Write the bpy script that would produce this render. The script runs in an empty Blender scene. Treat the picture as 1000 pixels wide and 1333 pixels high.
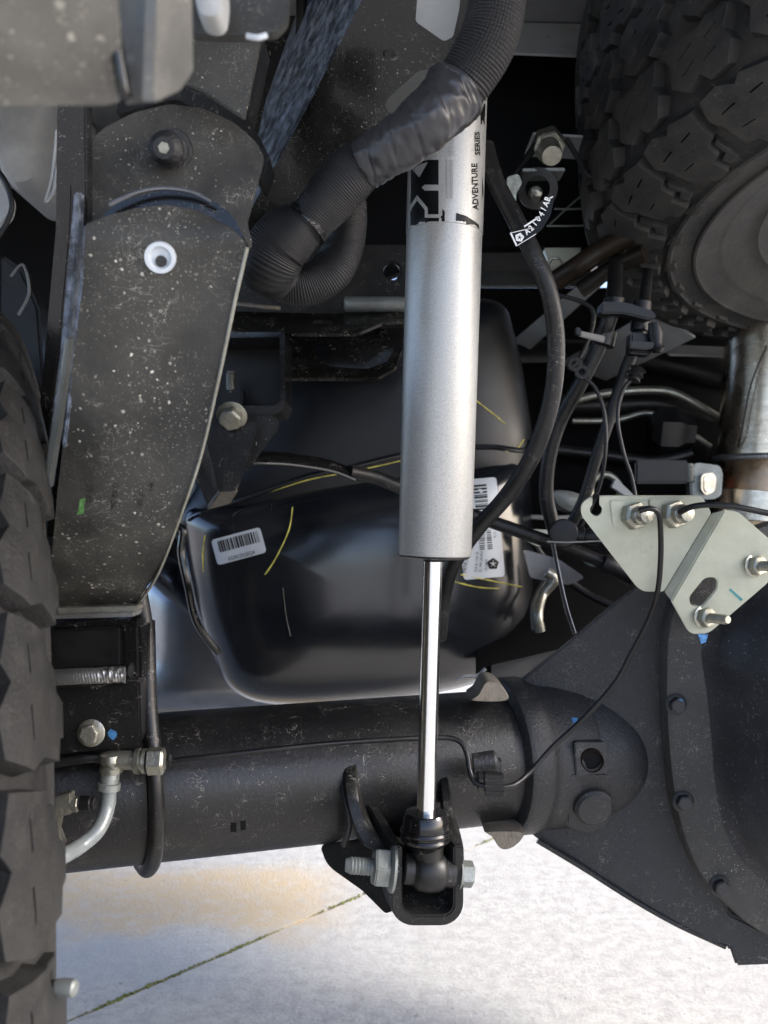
import bpy, bmesh, math, random
from mathutils import Vector, Matrix, Quaternion
from mathutils import noise as mnoise
from mathutils.bvhtree import BVHTree
from mathutils.geometry import tessellate_polygon
random.seed(4)
F = 1200.0; CZ = 0.64
scene = bpy.context.scene
COL = scene.collection
# ------------------------------------------------------------------ camera
cd = bpy.data.cameras.new('camera'); cam = bpy.data.objects.new('camera', cd); COL.objects.link(cam)
cam.location = (0, 0, CZ); cam.rotation_euler = (math.radians(90), 0, 0)
cd.sensor_fit = 'VERTICAL'; cd.sensor_height = 24; cd.lens = 24*F/1333.0
cd.clip_start = 0.02; cd.clip_end = 400
cd.dof.use_dof = True; cd.dof.focus_distance = 0.72; cd.dof.aperture_fstop = 7.0
scene.camera = cam
# ------------------------------------------------------------------ sky, sun, exposure
SUN_EL, SUN_AZ = math.radians(34), math.radians(104)     # azimuth from +Y (ahead), clockwise: from the right
w = bpy.data.worlds.new('World'); scene.world = w; w.use_nodes = True
nt = w.node_tree; nt.nodes.clear()
sky = nt.nodes.new('ShaderNodeTexSky'); sky.sky_type = 'NISHITA'; sky.sun_disc = False
sky.sun_elevation = SUN_EL; sky.sun_rotation = SUN_AZ; sky.altitude = 100; sky.dust_density = 2.5; sky.air_density = .6; sky.ozone_density = .6
bg = nt.nodes.new('ShaderNodeBackground'); bg.inputs['Strength'].default_value = 0.15
wo = nt.nodes.new('ShaderNodeOutputWorld'); nt.links.new(sky.outputs[0], bg.inputs[0]); nt.links.new(bg.outputs[0], wo.inputs[0])
sd = bpy.data.lights.new('sun', 'SUN'); sd.energy = 1.5; sd.angle = math.radians(14); sd.color = (1, .975, .945)
so = bpy.data.objects.new('sun', sd); COL.objects.link(so)
sdir = Vector((math.sin(SUN_AZ)*math.cos(SUN_EL), math.cos(SUN_AZ)*math.cos(SUN_EL), math.sin(SUN_EL)))
so.rotation_euler = sdir.to_track_quat('Z', 'Y').to_euler(); so.location = (0, 3, 5)
scene.view_settings.view_transform = 'Standard'; scene.view_settings.look = 'None'
scene.view_settings.exposure = 2.08; scene.view_settings.gamma = 1
scene.cycles.max_bounces = 8; scene.cycles.use_denoising = True

# ------------------------------------------------------------------ materials
def mat(name, base, rough=.5, metal=0., var=.25, vscale=12, bump=.0, bscale=400, specks=0., sscale=150, scol=(.55, .52, .46),
        dust=0., dcol=(.22, .2, .17), dscale=7, coat=0., rvar=.15, spec=.32, scr=0., streak=None, col2=None):
    m = bpy.data.materials.new(name); m.use_nodes = True; t = m.node_tree; N = t.nodes; L = t.links
    b = N['Principled BSDF']; tc = N.new('ShaderNodeTexCoord'); co = tc.outputs['Object']
    if streak:
        mp = N.new('ShaderNodeMapping'); mp.inputs['Scale'].default_value = streak; L.new(co, mp.inputs[0]); cs = mp.outputs[0]
    else: cs = co
    def noise(c, s, d=4, r=.6):
        n = N.new('ShaderNodeTexNoise'); n.inputs['Scale'].default_value = s; n.inputs['Detail'].default_value = d
        n.inputs['Roughness'].default_value = r; L.new(c, n.inputs['Vector']); return n.outputs['Fac']
    def ramp(v, a, bb):
        r = N.new('ShaderNodeMapRange'); r.inputs[1].default_value = a; r.inputs[2].default_value = bb; L.new(v, r.inputs[0]); return r.outputs[0]
    def mix(f, a, c):
        x = N.new('ShaderNodeMix'); x.data_type = 'RGBA'
        if hasattr(f, 'links'): L.new(f, x.inputs[0])
        else: x.inputs[0].default_value = f
        for i, v in ((6, a), (7, c)):
            if hasattr(v, 'links'): L.new(v, x.inputs[i])
            else: x.inputs[i].default_value = (*v, 1)
        return x.outputs[2]
    def math_(op, a, c):
        x = N.new('ShaderNodeMath'); x.operation = op
        for i, v in ((0, a), (1, c)):
            if hasattr(v, 'links'): L.new(v, x.inputs[i])
            else: x.inputs[i].default_value = v
        return x.outputs[0]
    dark = tuple(c*(1-var) for c in base); lite = col2 or tuple(min(1, c*(1+var)) for c in base)
    n1 = noise(cs, vscale)
    c = mix(ramp(n1, .3, .7), dark, lite)
    r = math_('ADD', rough - rvar/2, math_('MULTIPLY', noise(co, vscale*2.3, 6), rvar))
    if dust:
        f = math_('MULTIPLY', ramp(noise(co, dscale, 8, .7), .42, .72), dust)
        c = mix(f, c, dcol); r = math_('ADD', r, math_('MULTIPLY', f, .3))
    if specks:
        wv = N.new('ShaderNodeVectorMath'); wv.operation = 'MULTIPLY_ADD'
        nn = N.new('ShaderNodeTexNoise'); nn.inputs['Scale'].default_value = sscale*5; L.new(co, nn.inputs['Vector'])
        L.new(nn.outputs['Color'], wv.inputs[0]); wv.inputs[1].default_value = (.22/sscale,)*3; L.new(co, wv.inputs[2])
        for k, (mul, pw, amt, al) in enumerate(((3.2, 5.0, .32, .75), (8.0, 2.5, .34, .45), (1.9, 18.0, .17, .7))):
            v = N.new('ShaderNodeTexVoronoi'); v.inputs['Scale'].default_value = sscale*mul; L.new(wv.outputs[0], v.inputs['Vector'])
            sp = N.new('ShaderNodeSeparateColor'); L.new(v.outputs['Color'], sp.inputs[0])
            th = math_('MULTIPLY', math_('POWER', sp.outputs[0], pw), amt*min(specks, 1.3))
            f = ramp(math_('SUBTRACT', th, v.outputs['Distance']), 0, .05)
            dens = ramp(noise(co, (17, 9, 23)[k], 3), .38, .62)
            f = math_('MULTIPLY', f, math_('MULTIPLY', math_('MULTIPLY', dens, math_('ADD', .35, sp.outputs[1])), al*min(1, .5+specks*.5)))
            c = mix(f, c, scol); r = math_('ADD', r, math_('MULTIPLY', f, .4))
    if scr:
        for sc_, q in (((190, 170, 80), 0), ((70, 130, 200), 5)):
            mp2 = N.new('ShaderNodeMapping'); mp2.inputs['Scale'].default_value = sc_; mp2.inputs['Location'].default_value = (q, q, q); L.new(co, mp2.inputs[0])
            n2 = noise(mp2.outputs[0], 1.0, 2, .5)
            ln = ramp(math_('ABSOLUTE', math_('SUBTRACT', n2, .5), 0), .011, .003)
            f = math_('MULTIPLY', math_('MULTIPLY', ln, ramp(noise(co, 47+q, 2), .56, .68)), scr*.6)
            c = mix(f, c, scol)
    L.new(c, b.inputs['Base Color']); L.new(r, b.inputs['Roughness'])
    b.inputs['Metallic'].default_value = metal; b.inputs['Coat Weight'].default_value = coat; b.inputs['Coat Roughness'].default_value = .12
    b.inputs['Specular IOR Level'].default_value = spec
    if bump:
        bp = N.new('ShaderNodeBump'); bp.inputs['Strength'].default_value = bump; bp.inputs['Distance'].default_value = .001
        L.new(noise(cs if streak else co, bscale, 5), bp.inputs['Height']); L.new(bp.outputs[0], b.inputs['Normal'])
    return m

EPAINT = mat('satin_black_paint', (.007, .007, .007), .36, bump=.3, bscale=220, specks=.9, sscale=170, dust=.16, dcol=(.06, .055, .045), scr=.5, spec=.35)
AXP = mat('axle_black_paint', (.008, .008, .0085), .36, bump=.35, bscale=330, specks=.8, sscale=190, dust=.22, dcol=(.028, .028, .028), dscale=16, scr=.5, spec=.42)
CAST = mat('cast_iron_painted', (.017, .0175, .019), .40, bump=1.0, bscale=430, specks=.85, sscale=210, dust=.22, dcol=(.06, .06, .06), dscale=18, scr=.4, spec=.45)
COVER = mat('cover_black_paint', (.022, .023, .026), .36, bump=.2, bscale=220, specks=1.0, sscale=190, scol=(.35, .36, .36), dust=.3, dcol=(.05, .052, .055), dscale=11, scr=.5)
FLANGE = mat('dusty_flange_paint', (.034, .033, .031), .48, bump=.5, bscale=330, specks=1, sscale=220, dust=.45, dcol=(.068, .066, .06), dscale=16, scr=.5)
ARM = mat('dusty_arm_paint', (.036, .035, .031), .42, bump=.5, bscale=140, specks=1.3, sscale=120, scol=(.72, .68, .58), dust=.7, dcol=(.080, .077, .067), dscale=13, scr=.4, var=.5, rvar=.3)
ARM2 = mat('dusty_shackle_paint', (.038, .037, .033), .42, bump=.4, bscale=140, specks=1.1, sscale=130, scol=(.72, .68, .58), dust=.7, dcol=(.080, .077, .067), dscale=15, scr=.35, var=.5, rvar=.3)
GLOSS = mat('gloss_black_paint', (.005, .005, .0055), .2, bump=.15, bscale=90, specks=.8, sscale=130, coat=.3, dust=.08, dcol=(.05, .05, .05), rvar=.2, scr=.5, spec=.35)
RAIL = mat('wax_coated_black', (.005, .005, .0045), .2, bump=.45, bscale=45, specks=.9, sscale=120, coat=.15, dust=.22, dcol=(.04, .038, .03), dscale=14, rvar=.3, scr=.5, spec=.35)
WEB = mat('scuffed_black_blue_sheen', (.03, .037, .05), .34, bump=.8, bscale=420, specks=.5, sscale=200, coat=.3, dust=.8, dcol=(.34, .41, .52), dscale=90, rvar=.3, scr=.9)  # bluish-white blotches paint reflections into the colour, along with scuffs
TANKM = mat('black_tank_plastic', (.006, .0075, .0105), .21, bump=.15, bscale=26, specks=.35, sscale=90, rvar=.12, dust=.2, dcol=(.018, .022, .03), dscale=6, spec=.7, coat=.4)
TANKU = mat('upper_tank_plastic', (.005, .006, .008), .36, bump=.2, bscale=26, specks=.3, sscale=90, dust=.2, dcol=(.014, .017, .022), dscale=6, spec=.4)
RUBBER = mat('black_rubber', (.009, .009, .0092), .38, bump=.4, bscale=150, dust=.35, dcol=(.03, .03, .03), dscale=35, specks=.4, sscale=200, scr=.4, spec=.35)
TYRE = mat('tyre_rubber', (.016, .0157, .015), .52, bump=1.0, bscale=420, dust=.7, dcol=(.06, .058, .053), dscale=16, specks=.6, sscale=190, scol=(.2, .18, .15), spec=.25, scr=.3)
SPARE = mat('spare_tyre_rubber', (.024, .025, .026), .56, bump=.8, bscale=160, dust=.75, dcol=(.078, .072, .060), dscale=11, specks=.5, sscale=150, scol=(.3, .28, .25), spec=.3, scr=.5)
BRAID = mat('woven_sleeve', (.010, .010, .011), .5, bump=.3, bscale=900, dust=.3, dcol=(.03, .03, .032), dscale=35, spec=.35)
TAPE = mat('shiny_black_tape', (.028, .028, .031), .30, bump=.6, bscale=40, streak=(3, 3, 1.2), coat=.25, rvar=.25, specks=.4, dust=.4, dcol=(.06, .06, .065), dscale=40)
SILVER = mat('silver_fleck_paint', (.40, .40, .385), .34, metal=.4, bump=.2, bscale=1700, var=.20, vscale=900, rvar=.1)
SLEEVE = mat('silver_print', (.42, .42, .405), .34, metal=.4, bump=.2, bscale=1700, var=.15, vscale=900, rvar=.1)
INK = mat('black_ink', (.004, .004, .004), .35, var=.1, spec=.2)
INKG = mat('grey_ink', (.30, .31, .31), .35, var=.1)
CHROME = mat('hard_chrome', (.85, .85, .84), .16, metal=1, var=.03, rvar=.06, bump=.05, bscale=60, streak=(60, 60, 3), specks=.2, scol=(.2, .2, .2))
ZINC = mat('zinc_plated', (.36, .36, .31), .32, metal=.85, bump=.5, bscale=300, dust=.7, dcol=(.2, .18, .13), dscale=90, rvar=.25, specks=.5, sscale=300, scol=(.1, .09, .06))
ZINCG = mat('grey_green_zinc', (.24, .26, .25), .42, metal=.5, bump=.5, bscale=350, dust=.6, dcol=(.16, .15, .13), dscale=80, rvar=.2)
PLATE = mat('pale_zinc_plate', (.43, .45, .37), .40, metal=.35, bump=.2, bscale=150, specks=.6, sscale=190, scol=(.14, .12, .07), dust=.5, dcol=(.33, .33, .25), dscale=22, scr=.5)
BRACKET = mat('bare_foreground_steel', (.15, .147, .135), .42, metal=.3, bump=.4, bscale=60, specks=2.2, sscale=75, scol=(.7, .68, .6), dust=.6, dcol=(.26, .25, .225), dscale=30)
STAIN = mat('heated_stainless', (.66, .57, .45), .22, metal=1, bump=.15, bscale=80, dust=.5, dcol=(.35, .24, .13), dscale=14, rvar=.2, streak=(4, 4, 14))
BURNT = mat('heat_stained_steel', (.50, .31, .15), .26, metal=1, bump=.3, bscale=120, dust=.7, dcol=(.45, .40, .36), dscale=25, rvar=.2)
WELD = mat('weld_metal', (.34, .34, .33), .42, metal=.9, bump=.4, bscale=300)
CASTRAW = mat('machined_casting', (.24, .215, .18), .42, metal=.6, bump=1.0, bscale=60, streak=(40, 40, 3), vscale=50, var=.3, dust=.4, dcol=(.06, .05, .04), dscale=90)
PAPER = mat('white_sticker', (.56, .60, .64), .35, var=.05, specks=.3, scol=(.2, .2, .2), dust=.3, dcol=(.4, .42, .42))
YEL = mat('yellow_crayon', (.62, .55, .12), .6, var=.35, vscale=90)
BLUE = mat('blue_paint_mark', (.05, .16, .34), .5, var=.4, vscale=300)
TEAL = mat('teal_marker', (.05, .22, .24), .5, var=.3)
GREEN = mat('green_paint_mark', (.07, .17, .05), .55, var=.6, vscale=400)
BEDP = mat('grey_primer_panel', (.13, .135, .14), .34, bump=.15, bscale=60, dust=.5, dcol=(.17, .17, .17), dscale=6, specks=.4)
BEDL = mat('pale_primer_rail', (.34, .35, .35), .3, bump=.2, bscale=60, dust=.5, dcol=(.24, .24, .22), dscale=14, specks=.5, scr=.4)
SHIELD = mat('dull_heat_shield', (.30, .31, .33), .24, metal=.85, bump=.3, bscale=9, rvar=.12)
VOID = mat('near_black', (.003, .003, .0035), .6, spec=.12, bump=.2, bscale=60)  # near-black, also stands for deep shade in gaps and the bore
DARK = mat('dark_gloss_parts', (.005, .005, .0055), .38, bump=.2, bscale=120, spec=.35, specks=.4, dust=.3, dcol=(.03, .03, .03), dscale=30)
WHITE = mat('white_print', (.75, .76, .76), .4, var=.03)
RED = mat('red_plastic', (.5, .02, .02), .3)

# ------------------------------------------------------------------ geometry helpers
def V(px, py, d): return Vector(((px-500)/F*d, d, CZ-(py-666.5)/F*d))
def RAY(px, py): return Vector(((px-500)/F, 1, -(py-666.5)/F))
CAMP = Vector((0, 0, CZ))
WL = {}
def setp(o, label, cat, group, kind):
    if label: o['label'] = label
    if cat: o['category'] = cat
    if group: o['group'] = group
    if kind: o['kind'] = kind
def thing(name, label, cat, loc, group=None, kind=None):
    o = bpy.data.objects.new(name, None); COL.objects.link(o); o.location = loc; o.empty_display_size = .02
    WL[o] = Vector(loc); setp(o, label, cat, group, kind); return o
def mesh_of(bm, name, m, smooth=35):
    bmesh.ops.recalc_face_normals(bm, faces=bm.faces)
    me = bpy.data.meshes.new(name); bm.to_mesh(me); bm.free(); me.materials.append(m)
    if smooth:
        for p in me.polygons: p.use_smooth = True
        me.set_sharp_from_angle(angle=math.radians(smooth))
    return me
def put(name, bm, m, parent=None, smooth=35, label=None, cat=None, group=None, kind=None):
    if parent is not None: loc = WL[parent]
    else:
        xs = [v.co for v in bm.verts]
        loc = Vector(((min(v.x for v in xs)+max(v.x for v in xs))/2, (min(v.y for v in xs)+max(v.y for v in xs))/2, min(v.z for v in xs)))
    bmesh.ops.translate(bm, verts=bm.verts, vec=-loc)
    o = bpy.data.objects.new(name, mesh_of(bm, name, m, smooth)); COL.objects.link(o)
    if parent is not None: o.parent = parent
    else: o.location = loc
    WL[o] = loc.copy(); setp(o, label, cat, group, kind); return o
def inst(name, me, parent, pos, axis, roll=0, s=1.0, label=None):
    o = bpy.data.objects.new(name, me); COL.objects.link(o); o.parent = parent
    q = Vector(axis).normalized().to_track_quat('Z', 'Y') @ Quaternion((0, 0, 1), roll)
    o.matrix_basis = Matrix.Translation(Vector(pos)-WL[parent]) @ q.to_matrix().to_4x4() @ Matrix.Scale(s, 4)
    WL[o] = Vector(pos)
    if label: o['label'] = label
    return o
def NB(): return bmesh.new()
def spline(pts, n=8, closed=False):
    P = [Vector(p) for p in pts]; out = []; N = len(P); R = range(N if closed else N-1)
    for i in R:
        a, b, c, d = (P[(i-1) % N], P[i], P[(i+1) % N], P[(i+2) % N]) if closed else (P[max(i-1, 0)], P[i], P[i+1], P[min(i+2, N-1)])
        for k in range(n):
            t = k/n
            out.append(.5*((2*b)+(c-a)*t+(2*a-5*b+4*c-d)*t*t+(-a+3*b-3*c+d)*t**3))
    if not closed: out.append(P[-1])
    return out
def frames(path):
    T = [(path[min(i+1, len(path)-1)]-path[max(i-1, 0)]).normalized() for i in range(len(path))]
    u = T[0].orthogonal().normalized(); fr = []
    for i, t in enumerate(T):
        u = (u-t*u.dot(t)); u = u.normalized() if u.length > 1e-6 else t.orthogonal().normalized()
        fr.append((u.copy(), t.cross(u)))
    return fr
def resample(path, step):
    out = [path[0]]; acc = 0
    for a, b in zip(path, path[1:]):
        L = (b-a).length; 
        if L == 0: continue
        t = step-acc
        while t <= L: out.append(a.lerp(b, t/L)); t += step
        acc = L-(t-step)
    if (out[-1]-path[-1]).length > step*.3: out.append(path[-1])
    return out
def tube(bm, path, r, seg=12, caps=True, flat=1.0):
    fr = frames(path); rings = []; s = 0
    for i, p in enumerate(path):
        if i: s += (path[i]-path[i-1]).length
        u, v = fr[i]; ring = []
        for k in range(seg):
            a = 2*math.pi*k/seg; rr = r(s, a) if callable(r) else r
            ring.append(bm.verts.new(p+(u*math.cos(a)+v*math.sin(a)*flat)*rr))
        rings.append(ring)
    for A, B in zip(rings, rings[1:]):
        for k in range(seg): bm.faces.new((A[k], A[(k+1) % seg], B[(k+1) % seg], B[k]))
    if caps: bm.faces.new(rings[0][::-1]); bm.faces.new(rings[-1])
    return bm
def ptube(pts, rpx, n=8, seg=12, closed=False, **k):      # path of (px,py,d); radius in pixels at the mean depth
    d = sum(p[2] for p in pts)/len(pts)
    return tube(NB(), spline([V(*p) for p in pts], n), rpx/F*d, seg, **k)
def lathe(bm, p0, p1, prof, seg=48, close=False):
    p0 = Vector(p0); ax = Vector(p1)-p0; ax.normalize(); u = ax.orthogonal().normalized(); v = ax.cross(u); rings = []
    for t, r in prof:
        c = p0+ax*t
        rings.append([bm.verts.new(c+(u*math.cos(2*math.pi*k/seg)+v*math.sin(2*math.pi*k/seg))*max(r, 1e-5)) for k in range(seg)])
    for A, B in zip(rings, rings[1:]):
        for k in range(seg): bm.faces.new((A[k], A[(k+1) % seg], B[(k+1) % seg], B[k]))
    if close:
        for k in range(seg): bm.faces.new((rings[-1][k], rings[-1][(k+1) % seg], rings[0][(k+1) % seg], rings[0][k]))
    else: bm.faces.new(rings[0][::-1]); bm.faces.new(rings[-1])
    return bm
def rc(pts, r=6, n=5):                                      # round the corners of a polygon
    out = []; N = len(pts)
    for i in range(N):
        p = Vector(pts[i][:2]); a = Vector(pts[i-1][:2]); b = Vector(pts[(i+1) % N][:2]); rr = pts[i][2] if len(pts[i]) > 2 else r
        da = (a-p); db = (b-p); k = min(rr, da.length*.45, db.length*.45)
        if k < .2 or rr == 0: out.append(tuple(p)); continue
        A = p+da.normalized()*k; B = p+db.normalized()*k
        for j in range(n+1):
            t = j/n; q = A*(1-t)**2+p*2*t*(1-t)+B*t*t; out.append(tuple(q))
    return out
def circ(cx, cy, r, n=20, ry=None): return [(cx+r*math.cos(2*math.pi*k/n), cy+(ry or r)*math.sin(2*math.pi*k/n)) for k in range(n)]
def fill2d(outer, holes=(), step=None):
    bm = NB(); E = []
    for lp in [outer]+list(holes):
        vs = [bm.verts.new((p[0], p[1], 0)) for p in lp]
        for a, b in zip(vs, vs[1:]+vs[:1]): E.append(bm.edges.new((a, b)))
    bmesh.ops.triangle_fill(bm, edges=E, use_beauty=True, use_dissolve=False)
    if step:
        xs = [p[0] for p in outer]; ys = [p[1] for p in outer]
        for ax, lo, hi in ((0, min(xs), max(xs)), (1, min(ys), max(ys))):
            x = lo+step
            while x < hi:
                co = (x, 0, 0) if ax == 0 else (0, x, 0); no = (1, 0, 0) if ax == 0 else (0, 1, 0)
                bmesh.ops.bisect_plane(bm, geom=bm.verts[:]+bm.edges[:]+bm.faces[:], plane_co=co, plane_no=no, dist=1e-5); x += step
    return bm
def plane3(a, b, c):
    A, B, C = V(*a), V(*b), V(*c); n = (B-A).cross(C-A).normalized()
    if n.y > 0: n = -n
    return A, n                                            # n looks at the camera
def onplane(pl, px, py):
    r = RAY(px, py); t = (pl[0]-CAMP).dot(pl[1])/r.dot(pl[1]); return CAMP+r*t
def flatp(d): return (Vector((0, d, 0)), Vector((0, -1, 0)))
def slab(bm, verts, vec, bevel=0, seg=2):
    faces = bm.faces[:]
    r = bmesh.ops.extrude_face_region(bm, geom=faces)
    nv = [g for g in r['geom'] if isinstance(g, bmesh.types.BMVert)]
    bmesh.ops.translate(bm, verts=nv, vec=vec)
    bmesh.ops.recalc_face_normals(bm, faces=bm.faces)
    if bevel:
        bmesh.ops.dissolve_limit(bm, angle_limit=.01, verts=bm.verts, edges=bm.edges)
        ed = [e for e in bm.edges if len(e.link_faces) == 2 and e.calc_face_angle(0) > .6]
        bmesh.ops.bevel(bm, geom=ed, offset=bevel, segments=seg, affect='EDGES', clamp_overlap=True)
    return bm
def plate(outline, pl, th, holes=(), bevel=.0008, step=None):   # flat sheet of thickness th on a plane, outlined by its pixel outline
    if not isinstance(pl[0], Vector): pl = plane3(*pl)
    bm = fill2d(outline, holes, step)
    for v in bm.verts: v.co = onplane(pl, v.co.x, v.co.y)
    return slab(bm, None, -pl[1]*th, bevel)
def box(bm, c, size, rot=None):
    r = bmesh.ops.create_cube(bm, size=1); M = Matrix.Diagonal((*size, 1))
    if rot is not None: M = rot.to_4x4() @ M
    bmesh.ops.transform(bm, matrix=Matrix.Translation(c) @ M, verts=r['verts']); return bm
def bevel_all(bm, w, seg=2, ang=.5):
    bmesh.ops.recalc_face_normals(bm, faces=bm.faces)
    bmesh.ops.bevel(bm, geom=[e for e in bm.edges if len(e.link_faces) == 2 and e.calc_face_angle(0) > ang], offset=w, segments=seg, affect='EDGES', clamp_overlap=True); return bm
def pillow(outline, d0, rings, n=4, smooth=True, cen=None):
    O = [V(p[0], p[1], d0) for p in (spline([(a[0], a[1], 0) for a in outline], n, True) if smooth else outline)]
    c = sum(O, Vector())/len(O)
    if cen: c = V(cen[0], cen[1], d0)
    bm = NB(); R = []
    for s, y in rings: R.append([bm.verts.new(Vector((c.x+(o.x-c.x)*s, y, c.z+(o.z-c.z)*s))) for o in O])
    for A, B in zip(R, R[1:]):
        for k in range(len(O)): bm.faces.new((A[k], A[(k+1) % len(O)], B[(k+1) % len(O)], B[k]))
    bm.faces.new(R[0][::-1]); bm.faces.new(R[-1]); return bm
def hexm(af, h, fr=0, fh=0, name='nut', m=ZINC, hole=0):    # hex head along +Z, optional flange; local coordinates
    bm = NB(); r = af/math.sqrt(3)
    if fr: lathe(bm, (0, 0, 0), (0, 0, 1), [(0, fr), (fh*.5, fr), (fh, fr*.86)], 32)
    z0 = fh*.9; b2 = NB()
    A = [b2.verts.new((r*math.cos(k*math.pi/3), r*math.sin(k*math.pi/3), z0)) for k in range(6)]
    B = [b2.verts.new((v.co.x, v.co.y, z0+h*.88)) for v in A]; C = [b2.verts.new((v.co.x*.86, v.co.y*.86, z0+h)) for v in A]
    for P, Q in ((A, B), (B, C)):
        for k in range(6): b2.faces.new((P[k], P[(k+1) % 6], Q[(k+1) % 6], Q[k]))
    if hole:
        H = [b2.verts.new((hole*math.cos(k*math.pi/3), hole*math.sin(k*math.pi/3), z0+h)) for k in range(6)]
        H2 = [b2.verts.new((v.co.x, v.co.y, z0+h*.3)) for v in H]
        for P, Q in ((C, H), (H, H2)):
            for k in range(6): b2.faces.new((P[k], P[(k+1) % 6], Q[(k+1) % 6], Q[k]))
        b2.faces.new(H2)
    else: b2.faces.new(C)
    b2.faces.new(A[::-1]); bevel_all(b2, af*.03, 2, .7)
    tmp = bpy.data.meshes.new('t'); b2.to_mesh(tmp); b2.free(); bm.from_mesh(tmp); bpy.data.meshes.remove(tmp)
    return mesh_of(bm, name, m, 30)
def studm(r, L, m=ZINC, pitch=None, name='stud', tip=.7):
    pitch = pitch or r*.36; prof = [(0, r)]; z = 0
    while z < L-r*.6: prof += [(z+pitch*.25, r*.88), (z+pitch*.5, r), ]; z += pitch*.5*2
    prof += [(L-r*.4, r*.85), (L, r*tip)]
    return mesh_of(lathe(NB(), (0, 0, 0), (0, 0, 1), prof, 28), name, m, 40)
def bvh(objs):
    out = []
    for o in objs:
        bm = NB(); bm.from_mesh(o.data); M = Matrix.Translation(WL[o]) if o.parent is None or o.matrix_basis == Matrix() else None
        bmesh.ops.translate(bm, verts=bm.verts, vec=WL[o]); out.append(BVHTree.FromBMesh(bm)); bm.free()
    return out
def hit(px, py, trees, off=.0006, default=None):
    r = RAY(px, py).normalized(); best = None
    for t in trees:
        h = t.ray_cast(CAMP, r)
        if h[0] is not None and (best is None or h[3] < best[1]): best = (h[0], h[3])
    if best is None: return default
    return CAMP+r*(best[1]-off)
def decal(bm2, trees, off=.0006, th=.0003):                 # a 2-D mesh in pixels laid onto a surface
    dead = []
    for v in bm2.verts:
        p = hit(v.co.x, v.co.y, trees, off)
        if p is None: dead.append(v)
        else: v.co = p
    if dead: bmesh.ops.delete(bm2, geom=dead, context='VERTS')
    return bm2
def mark_line(pts, trees, wpx, n=6):                        # thin crayon line lying on a surface
    P = []
    for p in spline([(x, y, 0) for x, y in pts], n):
        h = hit(p.x, p.y, trees, .0003)
        if h: P.append(h)
    d = P[0].y; return tube(NB(), P, lambda s, a: wpx/F*d*(.75+.25*math.sin(s*400)*math.sin(s*171)), 6)
def text2d(s, origin, ang, h, sx=1.0, bold=False, step=6):   # text mesh mapped to pixels: origin px, baseline angle (deg, image up-turn positive), cap height px
    cu = bpy.data.curves.new('text', 'FONT'); cu.body = s; cu.size = 1; cu.resolution_u = 2
    if bold: cu.offset = .03
    ob = bpy.data.objects.new('text', cu); COL.objects.link(ob)
    dg = bpy.context.evaluated_depsgraph_get(); me = ob.evaluated_get(dg).to_mesh()
    bm = NB(); bm.from_mesh(me); ob.evaluated_get(dg).to_mesh_clear(); bpy.data.objects.remove(ob); bpy.data.curves.remove(cu)
    k = h/.7; a = math.radians(ang); ux = Vector((math.cos(a), -math.sin(a))); uy = Vector((-math.sin(a), -math.cos(a)))
    for v in bm.verts:
        q = Vector(origin)+ux*(v.co.x*k*sx)+uy*(v.co.y*k); v.co = (q.x, q.y, 0)
    return bm
def join(bms):
    out = NB()
    for b in bms:
        t = bpy.data.meshes.new('t'); b.to_mesh(t); b.free(); out.from_mesh(t); bpy.data.meshes.remove(t)
    return out

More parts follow.
